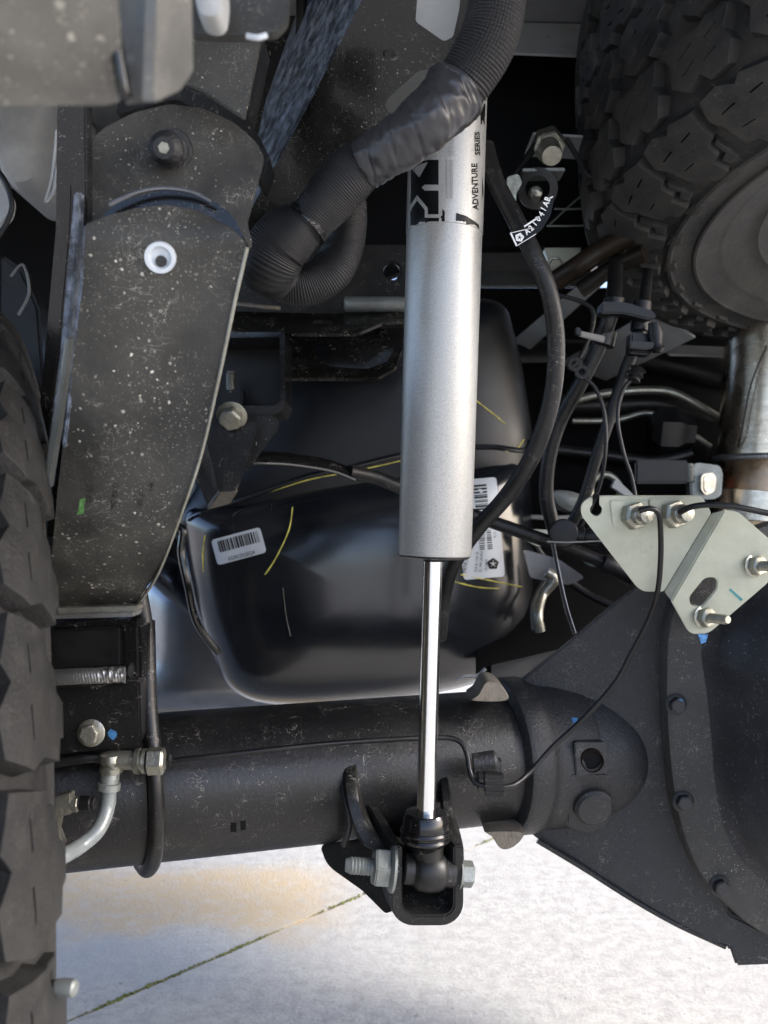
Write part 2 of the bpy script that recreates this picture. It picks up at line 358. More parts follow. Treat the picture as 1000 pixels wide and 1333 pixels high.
# ================================================================== THE SETTING
def ground():
    m = bpy.data.materials.new('concrete'); m.use_nodes = True; N = m.node_tree.nodes; L = m.node_tree.links; b = N['Principled BSDF']
    g = N.new('ShaderNodeNewGeometry'); P = g.outputs['Position']
    def noise(s, d=5, r=.6):
        n = N.new('ShaderNodeTexNoise'); n.inputs['Scale'].default_value = s; n.inputs['Detail'].default_value = d; n.inputs['Roughness'].default_value = r
        L.new(P, n.inputs['Vector']); return n.outputs['Fac']
    def mr(v, a, c, x=0, y=1, sm=True):
        r = N.new('ShaderNodeMapRange'); r.inputs[1].default_value = a; r.inputs[2].default_value = c; r.inputs[3].default_value = x; r.inputs[4].default_value = y
        r.interpolation_type = 'SMOOTHSTEP' if sm else 'LINEAR'; L.new(v, r.inputs[0]); return r.outputs[0]
    def mul(a, c, op='MULTIPLY'):
        x = N.new('ShaderNodeMath'); x.operation = op
        for i, v in ((0, a), (1, c)):
            if hasattr(v, 'links'): L.new(v, x.inputs[i])
            else: x.inputs[i].default_value = v
        return x.outputs[0]
    def mix(f, a, c):
        x = N.new('ShaderNodeMix'); x.data_type = 'RGBA'; L.new(f, x.inputs[0])
        for i, v in ((6, a), (7, c)):
            if hasattr(v, 'links'): L.new(v, x.inputs[i])
            else: x.inputs[i].default_value = (*v, 1)
        return x.outputs[2]
    sp = N.new('ShaderNodeSeparateXYZ'); L.new(P, sp.inputs[0])
    c = mix(mr(noise(45, 8, .78), .36, .62), (.30, .29, .268), (.42, .405, .375))
    c = mix(mul(mr(noise(5, 4), .4, .7), .6), c, (.35, .335, .31))
    # tan rust stain with its own shape, beyond and left of the joint
    yy = mul(sp.outputs['Y'], mul(noise(9, 5), .22), 'ADD')
    st = mul(mul(mr(yy, 1.46, 1.56), mr(yy, 1.70, 1.82, 1, 0)), mr(sp.outputs['X'], -.02, -.16))
    c = mix(mul(st, mr(noise(40, 6), .3, .6, .45, .95)), c, (.41, .315, .19))
    bl = mul(mr(yy, 1.30, 1.42), mul(mr(yy, 1.44, 1.58, 1, 0), mr(sp.outputs['X'], -.05, -.3)))
    c = mix(mul(bl, .55), c, (.29, .31, .32))
    v = N.new('ShaderNodeTexVoronoi'); v.inputs['Scale'].default_value = 45; L.new(P, v.inputs['Vector'])
    s2 = N.new('ShaderNodeSeparateColor'); L.new(v.outputs['Color'], s2.inputs[0])
    pit = mul(mul(s2.outputs[0], .16), v.outputs['Distance'], 'SUBTRACT')
    c = mix(mul(mr(pit, 0, .03), mr(noise(7), .5, .62)), c, (.16, .15, .13))
    L.new(c, b.inputs['Base Color']); b.inputs['Roughness'].default_value = .8
    bp = N.new('ShaderNodeBump'); bp.inputs['Strength'].default_value = .7; bp.inputs['Distance'].default_value = .003
    L.new(noise(180, 6, .7), bp.inputs['Height']); L.new(bp.outputs[0], b.inputs['Normal'])
    soil = mat('joint_soil', (.12, .10, .05), .9)
    root = thing('ground', None, None, (0, 0, 0), kind='structure'); root['label'] = 'pale concrete paving under the truck, split by one diagonal joint'; 
    A = Vector((-.403, 1.153, 0)); D = Vector((.365, .387, 0)).normalized(); Nn = Vector((-D.y, D.x, 0))
    bm = NB(); box(bm, (0, 0, -.06), (240, 240, .05)); put('joint_bed', bm, soil, root)
    B = 60
    for s, nm in ((1, 'concrete_slab'), (-1, 'concrete_slab')):
        bm = NB(); e = A+Nn*s*.003; vs = []
        M = 260
        near = [e+D*(t*.02-2.6) for t in range(M)]
        near = [p+Nn*s*(random.uniform(-.0012, .0012)) for p in near]
        pts = [e-D*B]+near+[e+D*B, e+D*B+Nn*s*B, e-D*B+Nn*s*B]
        if s < 0: pts = pts[::-1]
        f = bm.faces.new([bm.verts.new(p) for p in pts]); slab(bm, None, Vector((0, 0, -.03)))
        bmesh.ops.triangulate(bm, faces=[f for f in bm.faces if len(f.verts) > 4])
        put(nm, bm, m, root, smooth=0)
    # moss in the joint
    moss = mat('moss', (.13, .14, .035), .9, var=.5, vscale=150, bump=1, bscale=500)
    bm = NB(); 
    for i in range(900):
        t = random.gauss(.0, .5) if i % 3 else random.uniform(-.2, 2)
        dens = .5+.5*math.sin(t*9)*math.sin(t*23+1)
        if random.random() > dens+.15: continue
        r = random.uniform(.0013, .0028)*(0.4+dens); p = A+D*(t+.22)+Nn*random.gauss(0, .0018)
        bmesh.ops.create_icosphere(bm, subdivisions=1, radius=r, matrix=Matrix.Translation(p+Vector((0, 0, .0005))) @ Matrix.Diagonal((1, 1, .45, 1)))
    put('moss', bm, moss, kind='stuff', label='yellow green moss growing in the concrete joint', cat='moss')
ground()

# ---- truck bed floor over everything: sheet with pressed ribs, and cross rails
bed = thing('bed_floor', 'grey underside of the pickup bed floor with pressed ribs, at the top right', 'bed floor', (0, 1.1, 1.09))
def floor_sheet(x0, x1, y0, y1, z, sk):
    bm = NB(); g = {}; n = int((x1-x0)/.0125)
    for i in range(n+1):
        x = x0+i*.0125; h = min(1, max(0, (.5+.5*math.cos(x*2*math.pi/.15)-.3)*3))
        for j in range(2): g[i, j] = bm.verts.new((x+j*sk, y0+j*(y1-y0), z+.018*(1-h)))
    for i in range(n): bm.faces.new((g[i, 0], g[i+1, 0], g[i+1, 1], g[i, 1]))
    slab(bm, None, Vector((0, 0, .004))); put('ribbed_sheet', bm, BEDP, bed)
floor_sheet(-1.0, .06, -.12, 1.36, 1.085, .0)
floor_sheet(-1.0, 1.1, 1.37, 1.75, 1.085, .12)
floor_sheet(.07, 1.3, -.12, 1.36, 1.30, .0)
bm = NB(); box(bm, (0, .815, 1.34), (2.7, 1.86, .006)); put('cover_sheet', bm, BEDP, bed)
def railx(y, z0, z1, th, x0, x1, m, name='cross_rail'):
    bm = NB(); box(bm, ((x0+x1)/2, y+th/2, (z0+z1)/2), (x1-x0, th, z1-z0)); bevel_all(bm, .004); return put(name, bm, m, bed)
bm = plate([(600, 27), (800, 32), (800, 74), (600, 66)], plane3((600, 27, 1.16), (800, 34, 1.16), (600, 66, 1.10)), .003); put('rail_flange', bm, BEDL, bed, label='pale flange of the bed cross rail')
bm = plate([(560, -90), (900, -90), (900, 32), (560, 25)], flatp(1.165), .02); put('rail_web', bm, BEDP, bed)
bm = plate([(600, 354), (770, 352), (770, 372), (600, 372)], plane3((600, 354, 1.46), (770, 352, 1.46), (600, 372, 1.4)), .003); put('rail_flange', bm, BEDL, bed)
bm = plate([(600, 318), (760, 318), (760, 354), (600, 354)], flatp(1.47), .003); put('rail_web', bm, BEDP, bed)
# diagonal strakes of the floor, seen between hose and tyre
for q in ([(625, 480), (790, 340), (806, 352), (640, 500)], [(680, 500), (850, 405), (905, 440), (740, 520)]):
    pl = plane3((q[0][0], q[0][1], 1.58), (q[1][0], q[1][1], 1.25), (q[2][0], q[2][1], 1.25)); bm = plate(q, pl, .004); put('floor_strake', bm, BEDL, bed)
bm = plate(rc([(860, 448), (1010, 454), (1010, 464), (870, 460)], 3), plane3((860, 448, 1.4), (1000, 454, 1.4), (870, 460, 1.35)), .004); put('floor_strake', bm, BEDL, bed)

# ---- black panels behind the clutter; the backing ones are added to darken gaps
bm = plate([(600, 374), (1100, 374), (1100, 880), (620, 880), (620, 455), (600, 455)], plane3((700, 374, 1.60), (1000, 374, 1.60), (700, 880, 1.10)), .01); put('dark_backing_panel', bm, VOID, label='added black backing panel far behind the wiring and the pale bracket', cat='panel')
bm = plate([(-200, 250), (300, 250), (300, 720), (230, 880), (-200, 880)], flatp(1.5), .01); put('dark_backing_panel', bm, VOID, label='added black backing panel far behind the left tyre top', cat='panel')
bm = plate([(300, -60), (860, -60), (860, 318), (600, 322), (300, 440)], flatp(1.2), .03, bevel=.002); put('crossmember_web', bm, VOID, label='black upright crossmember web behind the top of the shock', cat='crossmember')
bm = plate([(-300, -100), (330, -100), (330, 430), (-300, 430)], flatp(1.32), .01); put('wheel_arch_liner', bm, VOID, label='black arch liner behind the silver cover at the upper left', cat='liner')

# ================================================================== REAR AXLE
axA, axB = V(210, 1023, .80), V(600, 988, .88); axd = (axB-axA).normalized()
axle = thing('rear_axle', 'black painted rear axle with round tube and differential housing at right', 'axle', (axA.x, axA.y, 0.33))
L0 = (axB-axA).length
def axp(t): return axA+axd*t
R = .0625
tb = put('axle_tube', lathe(NB(), axp(-.16), axp(1), [(0, R), (.16+L0+.09, R)], 96), AXP, axle)
def txp(px):   # parameter along the axle whose pixel x is px
    lo, hi = -.3, 1.2
    for _ in range(50):
        m_ = (lo+hi)/2; p = axp(m_); q = 500+F*p.x/p.y
        if q < px: lo = m_
        else: hi = m_
    return lo
# collar and cast neck
tn = txp(648); tE = txp(805)
prof = [(0, .066), (.003, .0725), (.006, .0742), (.022, .0748), (.026, .0735), (.029, .0715), (.036, .071), (.042, .0725), (.07, .0745), (.073, .0735), (.076, .0745), (.11, .074)]+[(.11+(tE-tn-.075)*math.sin(a*math.pi/24), .074*math.cos(a*math.pi/24)**.8) for a in range(1, 13)]
neck = put('neck_casting', lathe(NB(), axp(tn), axp(tn+1), prof, 96), CAST, axle)
# machined casting flats at top and bottom of the collar
for py0, py1, x0, x1 in ((883, 908, 612, 656), (1074, 1097, 630, 676)):
    cy = (py0+py1)/2; bm = pillow([(x0, py1 if py0 < 1000 else py0), (x0+8, cy+(4 if py0<1000 else -4)), ((x0+x1)/2-4, py0 if py0<1000 else py1), ((x0+x1)/2+10, py0+1 if py0<1000 else py1-1), (x1, cy), (x1, py1 if py0<1000 else py0)], .84, [(.3, .823), (.9, .823), (1, .826), (1, .87)], 4)
    put('raw_casting_lug', bm, CASTRAW, axle)
# webs and main housing
def loftx(st, seg=48, p=2.6):       # stations (px, ytop, ybot, dfront, dback), superellipse sections
    bm = NB(); R_ = []
    for px, yt, yb, d0, d1 in st:
        dm = (d0+d1)/2; c = V(px, (yt+yb)/2, dm); hz = (yb-yt)/2/F*d0; hy = (d1-d0)/2; ring = []
        for k in range(seg):
            a = 2*math.pi*k/seg; ca, sa = math.cos(a), math.sin(a)
            ring.append(bm.verts.new(c+Vector((0, -hy*math.copysign(abs(ca)**(2/p), ca), hz*math.copysign(abs(sa)**(2/p), sa)))))
        R_.append(ring)
    for A, B in zip(R_, R_[1:]):
        for k in range(seg): bm.faces.new((A[k], A[(k+1) % seg], B[(k+1) % seg], B[k]))
    bm.faces.new(R_[0][::-1]); bm.faces.new(R_[-1]); return bm
hb = loftx([(700, 915, 1065, .91, 1.00), (760, 885, 1095, .90, 1.04), (820, 850, 1135, .885, 1.08), (880, 800, 1190, .87, 1.12), (940, 770, 1210, .86, 1.12), (1060, 740, 1230, .86, 1.12)], p=3.4)
hous = put('diff_housing', hb, CAST, axle)
bm = plate([(668, 893), (735, 840), (800, 785), (840, 755), (880, 745), (905, 800), (905, 1100), (950, 1190), (1010, 1220), (1010, 1256), (958, 1258), (950, 1234), (925, 1226), (866, 1196), (800, 1160), (715, 1104), (690, 1085), (680, 1000)], plane3((690, 880, .885), (900, 760, .845), (900, 1180, .845)), .02, bevel=.002)
web = put('gusset_web', bm, CAST, axle)
# bottom rolled lip of the web
bm = ptube([(700, 1094, .875), (760, 1130, .87), (820, 1168, .86), (880, 1202, .85), (945, 1232, .84)], 4, seg=10); put('web_lip', bm, AXP, axle)
# flange and cover
fo = [(905, 745), (884, 770), (868, 815), (864, 880), (866, 950), (874, 1030), (890, 1095), (915, 1145), (950, 1182), (990, 1212), (1060, 1245), (1180, 1240), (1290, 1150), (1330, 960), (1280, 780), (1150, 680), (1000, 680)]
fl = put('cover_flange', pillow(fo, .82, [(.3, .812), (.97, .812), (.992, .8135), (1, .817), (1, .832), (1, .8335)], 6, cen=(1100, 960)), FLANGE, axle)
co_ = [(940, 770), (915, 840), (921, 900), (927, 960), (932, 1020), (943, 1075), (965, 1118), (1000, 1150), (1060, 1185), (1170, 1185), (1250, 1110), (1280, 960), (1230, 800), (1120, 730), (1010, 725)]
cv = put('diff_cover', pillow(co_, .81, [(0.01, .705), (.3, .708), (.5, .717), (.66, .733), (.78, .758), (.86, .782), (.92, .799), (.965, .808), (1.0, .8115), (1.0, .815)], 6, cen=(1110, 960)), COVER, axle)
cb = hexm(.0125, .007, .0095, .0018, 'cover_bolt', CAST)
for px, py in ((880, 917), (889, 1043), (937, 1153), (900, 800), (1030, 1215)):
    inst('cover_bolt', cb, axle, V(px, py, .812), (0, -1, 0), random.random())
# square plug boss on the neck; a black disc paints the bore's shade
T = bvh([neck, tb])
c0 = hit(769, 988, T, -.002)
bm = plate(rc([(748, 966), (790, 966), (792, 1008), (750, 1010)], 5), (c0-Vector((0, .007, 0)), Vector((.1, -1, 0)).normalized()), .02, holes=[circ(770, 988, 14)]); put('plug_boss', bm, CAST, axle)
pin = mat('brown_bore', (.03, .018, .012), .3, metal=.5)
bm = lathe(NB(), c0+Vector((.0, -.0035, 0)), c0+Vector((0, 1, 0)), [(0, .0105), (.0, .0088), (.005, .0082), (.0052, .0003)], 28); put('bore_shade_disc', bm, VOID, axle); put('plug_rim', lathe(NB(), c0+Vector((.0, -.0072, 0)), c0+Vector((0, 1, 0)), [(0, .0092), (-.0008, .0099), (0, .0108), (.003, .0108), (.003, .0088)], 32, close=True), pin, axle)
c1 = hit(771, 1045, T, .0); bm = lathe(NB(), c1+Vector((0, .004, 0)), c1+Vector((.05, -1, -.3)), [(0, .019), (.011, .018), (.014, .015), (.0142, .0)], 24); put('cast_boss', bm, CAST, axle)
bm = plate(rc([(738, 1005), (795, 1005), (798, 1070), (770, 1088), (736, 1078)], 9), (c1+Vector((0, -.002, 0)), Vector((0, -1, -.35)).normalized()), .02, bevel=.003); put('boss_rib', bm, CAST, axle)
for (x, y, s) in ((886, 915, 5), (762, 1046, 4), (748, 937, 4)):
    trees = bvh([neck, fl])+[]
    pts = [(x+s*math.cos(a)*random.uniform(.6, 1.2), y+s*math.sin(a)*random.uniform(.6, 1.3)) for a in [k*.7 for k in range(9)]]
    bm = fill2d(pts); 
    decal(bm, bvh([neck, fl, web]), .0012 if x != 886 else .009); put('blue_paint_dot', bm, BLUE, axle)
# shock bracket: two ears down the tube and a U channel
def ear(pts, d, th): return plate(rc(pts, 6), d, th, bevel=.0015)
bk = CAST
U = []
def uprof(x0, x1, yt, yb, r=26, n=7):
    o = [(x0, yt)]
    for k in range(n+1): a = math.pi-math.pi/2*k/n*1.0; o.append((x0+r+r*math.cos(a), yb-r+r*math.sin(math.pi-a)))
    for k in range(n+1): a = math.pi/2-math.pi/2*k/n; o.append((x1-r+r*math.cos(a), yb-r+r*math.sin(a)))
    o.append((x1, yt)); return o
O_ = uprof(509, 604, 1102, 1206, 30); I_ = uprof(524, 591, 1102, 1192, 16)
bm = NB(); ds, de = .735, .84
fo_, fi_, bo_, bi_ = ([bm.verts.new(V(x, y, dd)) for x, y in Q] for Q, dd in ((O_, ds), (I_, ds), ([(x, y) for x, y in O_], de), (I_, de)))
# keep the back parallel: shift back rings toward same world x,z
for A, B in ((fo_, bo_), (fi_, bi_)):
    for a, b in zip(A, B): b.co = a.co+Vector((-.038, de-ds, .03))
n_ = len(fo_)
for k in range(n_-1):
    bm.faces.new((fo_[k], fo_[k+1], fi_[k+1], fi_[k])); bm.faces.new((bo_[k], bi_[k], bi_[k+1], bo_[k+1]))
    bm.faces.new((fo_[k], bo_[k], bo_[k+1], fo_[k+1])); bm.faces.new((fi_[k], fi_[k+1], bi_[k+1], bi_[k]))
for k in (0, n_-1): bm.faces.new((fo_[k], fi_[k], bi_[k], bo_[k]))
bevel_all(bm, .0012, 2, .9)
ub = put('shock_bracket', bm, EPAINT, axle)
# ears climbing the tube front
def ribbon(pathpts, wx, th, m, name):   # strip standing proud of the tube, pts (px,py,d) with width in px per point
    P = spline([V(*p[:3]) for p in pathpts], 6); W = spline([(p[3], 0, 0) for p in pathpts], 6); bm = NB(); R_ = []
    for p, ww in zip(P, W):
        h = ww.x/F*p.y/2; t = th
        R_.append([bm.verts.new(p+Vector(v)) for v in ((-h, 0, 0), (-h*.7, -t*.35, 0), (h*.7, -t*.35, 0), (h, 0, 0), (h, t*3, 0), (-h, t*3, 0))])
    for A, B in zip(R_, R_[1:]):
        for k in range(6): bm.faces.new((A[k], A[(k+1) % 6], B[(k+1) % 6], B[k]))
    bm.faces.new(R_[0][::-1]); bm.faces.new(R_[-1]); return put(name, bm, m, axle, 50)
ribbon([(455, 980, .800, 20), (458, 1030, .772, 18), (468, 1070, .762, 20), (487, 1096, .755, 34), (505, 1108, .75, 40), (517, 1130, .738, 18), (517, 1160, .737, 14)], 0, .008, EPAINT, 'bracket_ear')
ribbon([(572, 975, .835, 12), (580, 1030, .80, 12), (585, 1070, .78, 18), (592, 1100, .76, 22), (597, 1130, .74, 14)], 0, .008, EPAINT, 'bracket_ear')
bm = plate(rc([(415, 1100, 8), (470, 1092), (500, 1100), (513, 1130), (513, 1185), (500, 1190), (470, 1160), (425, 1128, 12)], 4), plane3((415, 1100, .83), (513, 1110, .742), (513, 1185, .742)), .005, bevel=.0015); put('bracket_side', bm, EPAINT, axle)
bm = ptube([(444, 985, .805), (447, 1030, .78), (455, 1070, .77), (448, 1100, .79)], 4, seg=10); put('weld_bead', bm, CAST, axle)
# brake line tab on the tube
bm = NB(); c = V(634, 1005, .795); box(bm, c, (.024, .02, .03)); bevel_all(bm, .004, 3); put('line_tab', bm, CAST, axle)
bm = lathe(NB(), V(616, 993, .785), V(646, 990, .785), [(0, .008), (.018, .009), (.020, .007)], 20); put('tab_boss', bm, CAST, axle)
# two small rectangular marks on tube
bm = fill2d([(300, 1071), (308, 1071), (308, 1083), (300, 1083)]); b2 = fill2d([(313, 1069), (320, 1068), (320, 1080), (313, 1081)])
put('tube_mark', decal(join([bm, b2]), bvh([tb]), .0004), VOID, axle)
# spring seat above the tube at left
bm = plate([(68, 812), (165, 806), (182, 812), (184, 888), (80, 892), (68, 880)], flatp(.70), .05, bevel=.003); put('spring_seat', bm, GLOSS, axle)
bm = plate([(60, 820), (158, 815), (158, 868), (60, 876)], flatp(.694), .004, bevel=.002); put('seat_plate', bm, DARK, axle)
bm = plate(rc([(60, 893), (182, 886), (184, 960), (176, 978), (130, 976), (60, 985)], 5), flatp(.705), .03, bevel=.002); seatp = put('seat_bracket', bm, EPAINT, axle)
bm = ptube([(60, 893, .70), (120, 889, .70), (182, 885, .70)], 3.5, seg=10); put('bracket_edge', bm, EPAINT, axle)
P = resample(spline([V(72, 882, .69), V(110, 880, .688), V(163, 878, .692)], 10), .0006)
bm = tube(NB(), P, lambda s, a: .0058+.00035*abs(math.sin(s*math.pi/.0021+1.6*math.cos(a)))+(.0012*mnoise.noise(Vector((s*300, a*1.5, 0))) if s > .034 else 0), 28); put('weld_bead', bm, WELD, axle, 60, label='shiny rippled weld bead on the spring seat')
inst('seat_bolt', hexm(.0135, .008, .0105, .0015, 'seat_bolt', ZINC), axle, V(119, 954, .705), (.05, -1, .05), .2)
pts = [(147+6*math.cos(k*.7)*random.uniform(.7, 1.2), 956+7*math.sin(k*.7)*random.uniform(.7, 1.2)) for k in range(9)]
put('blue_paint_dot', decal(fill2d(pts), bvh([seatp]), .0006), BLUE, axle)

# ---- U-bolt over the tube
P = [(178, 755, .735), (190, 830, .735), (194, 920, .728), (199, 980, .72), (203, 1040, .716), (203, 1090, .725), (200, 1118, .75), (192, 1132, .78), (184, 1124, .81)]
put('u_bolt', tube(NB(), spline([V(*p) for p in P], 10), .0068, 20), EPAINT, label='glossy black U-bolt hooked around the left end of the axle tube', cat='bolt')

# ================================================================== LEFT TYRE and SPARE
def tyre_parts(root, m, R=.405, npitch=30, visible=lambda ang: True, sides=(1, -1), rmin=.205):
    s = R/.405
    half = [(0, .393), (.05, .3925), (.09, .390), (.114, .384), (.131, .368), (.141, .342), (.1475, .318), (.1485, .314), (.152, .312), (.1525, .308), (.149, .305), (.149, .285), (.1515, .283), (.1515, .280), (.147, .277), (.143, .258), (.1415, .256), (.1415, .253), (.1395, .25), (.133, .232), (.128, .222), (.129, .212), (.1245, .208), (.120, .19), (.1225, .187), (.1185, .182), (.112, .165), (.10, .152)]
    prof = [(-a*s, r*s) for a, r in half[::-1]]+[(a*s, r*s) for a, r in half[1:]]
    prof2 = prof+[(.09*s, .15*s), (-.09*s, .15*s)]
    bm = lathe(NB(), (0, 0, 0), (0, 0, 1), prof2, 160, close=True)
    me = mesh_of(bm, 'carcass', m, 50); o = bpy.data.objects.new('carcass', me); COL.objects.link(o); o.parent = root; WL[o] = WL[root]
    # smooth base profile for block mapping
    base = spline([(0, .393, 0), (.05, .3925, 0), (.09, .390, 0), (.114, .384, 0), (.131, .368, 0), (.141, .342, 0), (.147, .315, 0), (.149, .30, 0)], 8)
    acc = [0]
    for a, b in zip(base, base[1:]): acc.append(acc[-1]+(b-a).length)
    def surf(sv, av, h):
        sg = 1 if av >= 0 else -1; a = min(abs(av), acc[-1]-1e-4)
        i = max(k for k in range(len(acc)) if acc[k] <= a); i = min(i, len(base)-2); t = (a-acc[i])/(acc[i+1]-acc[i])
        p = base[i].lerp(base[i+1], t); tg = (base[min(i+2, len(base)-1)]-base[max(i-1, 0)]).normalized(); n = Vector((-tg.y, tg.x, 0)); 
        if n.y < 0: n = -n
        if abs(n.y) < .2 and n.x < 0: n = -n
        n = Vector((abs(n.x), n.y, 0)); q = p+n*h; th = sv/.405
        return Vector((q.y*s*math.cos(th), q.y*s*math.sin(th), sg*q.x*s))
    Pp = 2*math.pi*.405/npitch
    slit = lambda x, y, l, sl=.35, wd=.0011: [(x-l/2, y-sl*l/2), (x-l/2+.001, y-sl*l/2-wd), (x+l/2, y+sl*l/2-wd), (x+l/2-.001, y+sl*l/2)]
    c1 = ([(-.035, .007), (-.016, .003), (-.008, .010), (.004, .010), (.010, .002), (.030, .008), (.036, .026), (.026, .036), (.030, .050), (.014, .060), (-.004, .054), (-.012, .059), (-.030, .048), (-.026, .032), (-.037, .024)], [slit(-.012, .020, .016), slit(.012, .024, .016), slit(-.01, .040, .014), slit(.012, .044, .014)])
    c2 = ([(-.037, .071), (-.014, .066), (-.004, .072), (.012, .070), (.030, .063), (.038, .076), (.030, .086), (.034, .104), (.020, .113), (.002, .108), (-.006, .116), (-.026, .114), (-.035, .100), (-.029, .088)], [slit(-.016, .082, .014), slit(.012, .084, .016), slit(-.012, .100, .014), slit(.012, .099, .014)])
    c3 = ([(-.038, .126), (-.012, .122), (-.004, .127), (.012, .121), (.032, .124), (.037, .140), (.030, .150), (.030, .176), (.016, .179), (.014, .190), (-.008, .190), (-.010, .172), (-.022, .170), (-.025, .156), (-.038, .152)], [slit(-.018, .138, .016, .1), slit(.014, .140, .018, .1), slit(.010, .160, .016, 0)])
    c4 = ([(-.006, .196), (.018, .194), (.021, .205), (.014, .209), (-.007, .207)], [])
    c5 = ([(-.033, .158), (-.030, .186), (-.014, .188), (-.013, .178), (-.025, .175), (-.027, .160)], [])
    for pi_, (poly, holes, h, nm) in enumerate(((*c1, .011, 'tread_block'), (*c2, .011, 'tread_block'), (*c3, .0105, 'shoulder_block'), (*c4, .004, 'side_lug'), (*c5, .006, 'side_lug'))):
        for sg in (1, -1):
            if sg not in sides and pi_ > 1: continue
            bm = fill2d([(x, y) for x, y in poly], holes)
            for y in [.1+.008*k for k in range(15)]+[.05]:
                bmesh.ops.bisect_plane(bm, geom=bm.verts[:]+bm.edges[:]+bm.faces[:], plane_co=(0, y, 0), plane_no=(0, 1, 0), dist=1e-5)
            r = bmesh.ops.extrude_face_region(bm, geom=bm.faces[:]); top = set(g for g in r['geom'] if isinstance(g, bmesh.types.BMVert))
            cx = sum(p[0] for p in poly)/len(poly); cy = sum(p[1] for p in poly)/len(poly)
            for v in bm.verts:
                k = 1.0 if v in top else 1.07
                v.co = surf(cx+(v.co.x-cx)*k, sg*(cy+(v.co.y-cy)*k), h if v in top else -.003)
            be = [e for e in bm.edges if len(e.link_faces) == 2 and e.verts[0] in top and e.verts[1] in top and e.calc_face_angle(0) > .8]
            try: bmesh.ops.bevel(bm, geom=be, offset=.0009*s, segments=1, affect='EDGES', clamp_overlap=True)
            except Exception: pass
            me = mesh_of(bm, nm, m, 22)
            for k in range(npitch):
                if pi_ >= 3 and k % 2 and pi_ == 3: pass
                ang = (k+(.5 if sg < 0 else 0)+(.22 if pi_ == 1 else 0))*2*math.pi/npitch
                if not visible(ang): continue
                o = bpy.data.objects.new(nm, me); COL.objects.link(o); o.parent = root; o.rotation_euler = (0, 0, ang)
ax1 = Vector((.92, .39, 0)).normalized()
Cin = Vector((-.284-.0, .74, .405)); Cn = Cin-ax1*.151
lt = thing('left_rear_tyre', 'dusty black all-terrain tyre cut by the left edge of the picture', 'tyre', Cn, 'truck tyres')
q = ax1.to_track_quat('Z', 'Y'); lt.rotation_mode = 'QUATERNION'; lt.rotation_quaternion = q
tyre_parts(lt, TYRE)
ax2 = Vector((.0059, -.1979, -1)).normalized()
sc = Vector((.619, .99, CZ+.4484))
sp_ = thing('spare_tyre', 'dusty grey all-terrain spare tyre hung flat at the upper right', 'tyre', sc, 'truck tyres')
sp_.rotation_mode = 'QUATERNION'; sp_.rotation_quaternion = ax2.to_track_quat('Z', 'Y') @ Quaternion((0, 0, 1), .12)
tyre_parts(sp_, SPARE)
rimm = mat('grey_rim', (.07, .065, .055), .45, metal=.2, dust=.6, dcol=(.11, .10, .08), specks=.5)
me = mesh_of(lathe(NB(), (0, 0, 0), (0, 0, 1), [(-.08, .149), (.098, .151), (.104, .156), (.106, .15), (.09, .14), (.08, .135), (.05, .13), (.0, .12), (0, .001)], 96), 'rim', rimm, 40)
o = bpy.data.objects.new('rim', me); COL.objects.link(o); o.parent = sp_
me2 = mesh_of(lathe(NB(), (0, 0, 0), (0, 0, 1), [(-.08, .149), (.1, .152), (.09, .138), (0, .12), (0, .001)], 64), 'rim', rimm, 40)
o = bpy.data.objects.new('rim', me2); COL.objects.link(o); o.parent = lt
# small metal valve-like stud poking out beyond the tyre edge, low left
vb = thing('wheel_stud', 'small brass coloured metal cap poking out beside the left tyre, near the bottom', 'cap', V(86, 1283, .40))
inst('cap', mesh_of(lathe(NB(), (0, 0, 0), (0, 0, 1), [(0, .0036), (.004, .0042), (.0085, .004), (.0095, .003)], 12), 'cap', ZINCG, 40), vb, V(73, 1285, .42), (1, -.1, 0))

# ================================================================== SHOCK ABSORBER
DS = .74
def sx(y): return 578.5-.0301*(y-305)
def SA(y): return V(sx(y), y, DS)
shock = thing('shock_absorber', 'silver and black shock absorber with chrome rod, upright in the centre', 'shock absorber', SA(1150))
upv = (SA(300)-SA(700)).normalized(); LP = (SA(300)-SA(700)).length/400
rb = 47.6/F*DS
body = put('shock_body', lathe(NB(), SA(724), SA(0), [(0, rb-.003), (.0006, rb-.0008), (.003, rb), (LP*(724-305), rb*1.035)], 128), SILVER, shock)
sl = put('printed_sleeve', lathe(NB(), SA(305), SA(-100), [(0, rb*1.03), (.0004, rb*1.05), (LP*290, rb*1.06)], 128), SLEEVE, shock)
put('end_cap', lathe(NB(), SA(727), SA(0), [(0, rb*.5), (0, rb-.004), (LP*2, rb-.0012), (LP*3.2, rb-.0012)], 96), DARK, shock)
put('wiper_seal', lathe(NB(), SA(731), SA(0), [(0, .0088), (.004, .011)], 48), DARK, shock)
rr = 12.6/F*DS
rod0 = V(554.5, 1062, DS); rod1 = V(564, 722, DS)
put('piston_rod', lathe(NB(), rod0, rod1, [(0, rr), ((rod1-rod0).length, rr)], 64), CHROME, shock)
ST = bvh([sl])
ink = []
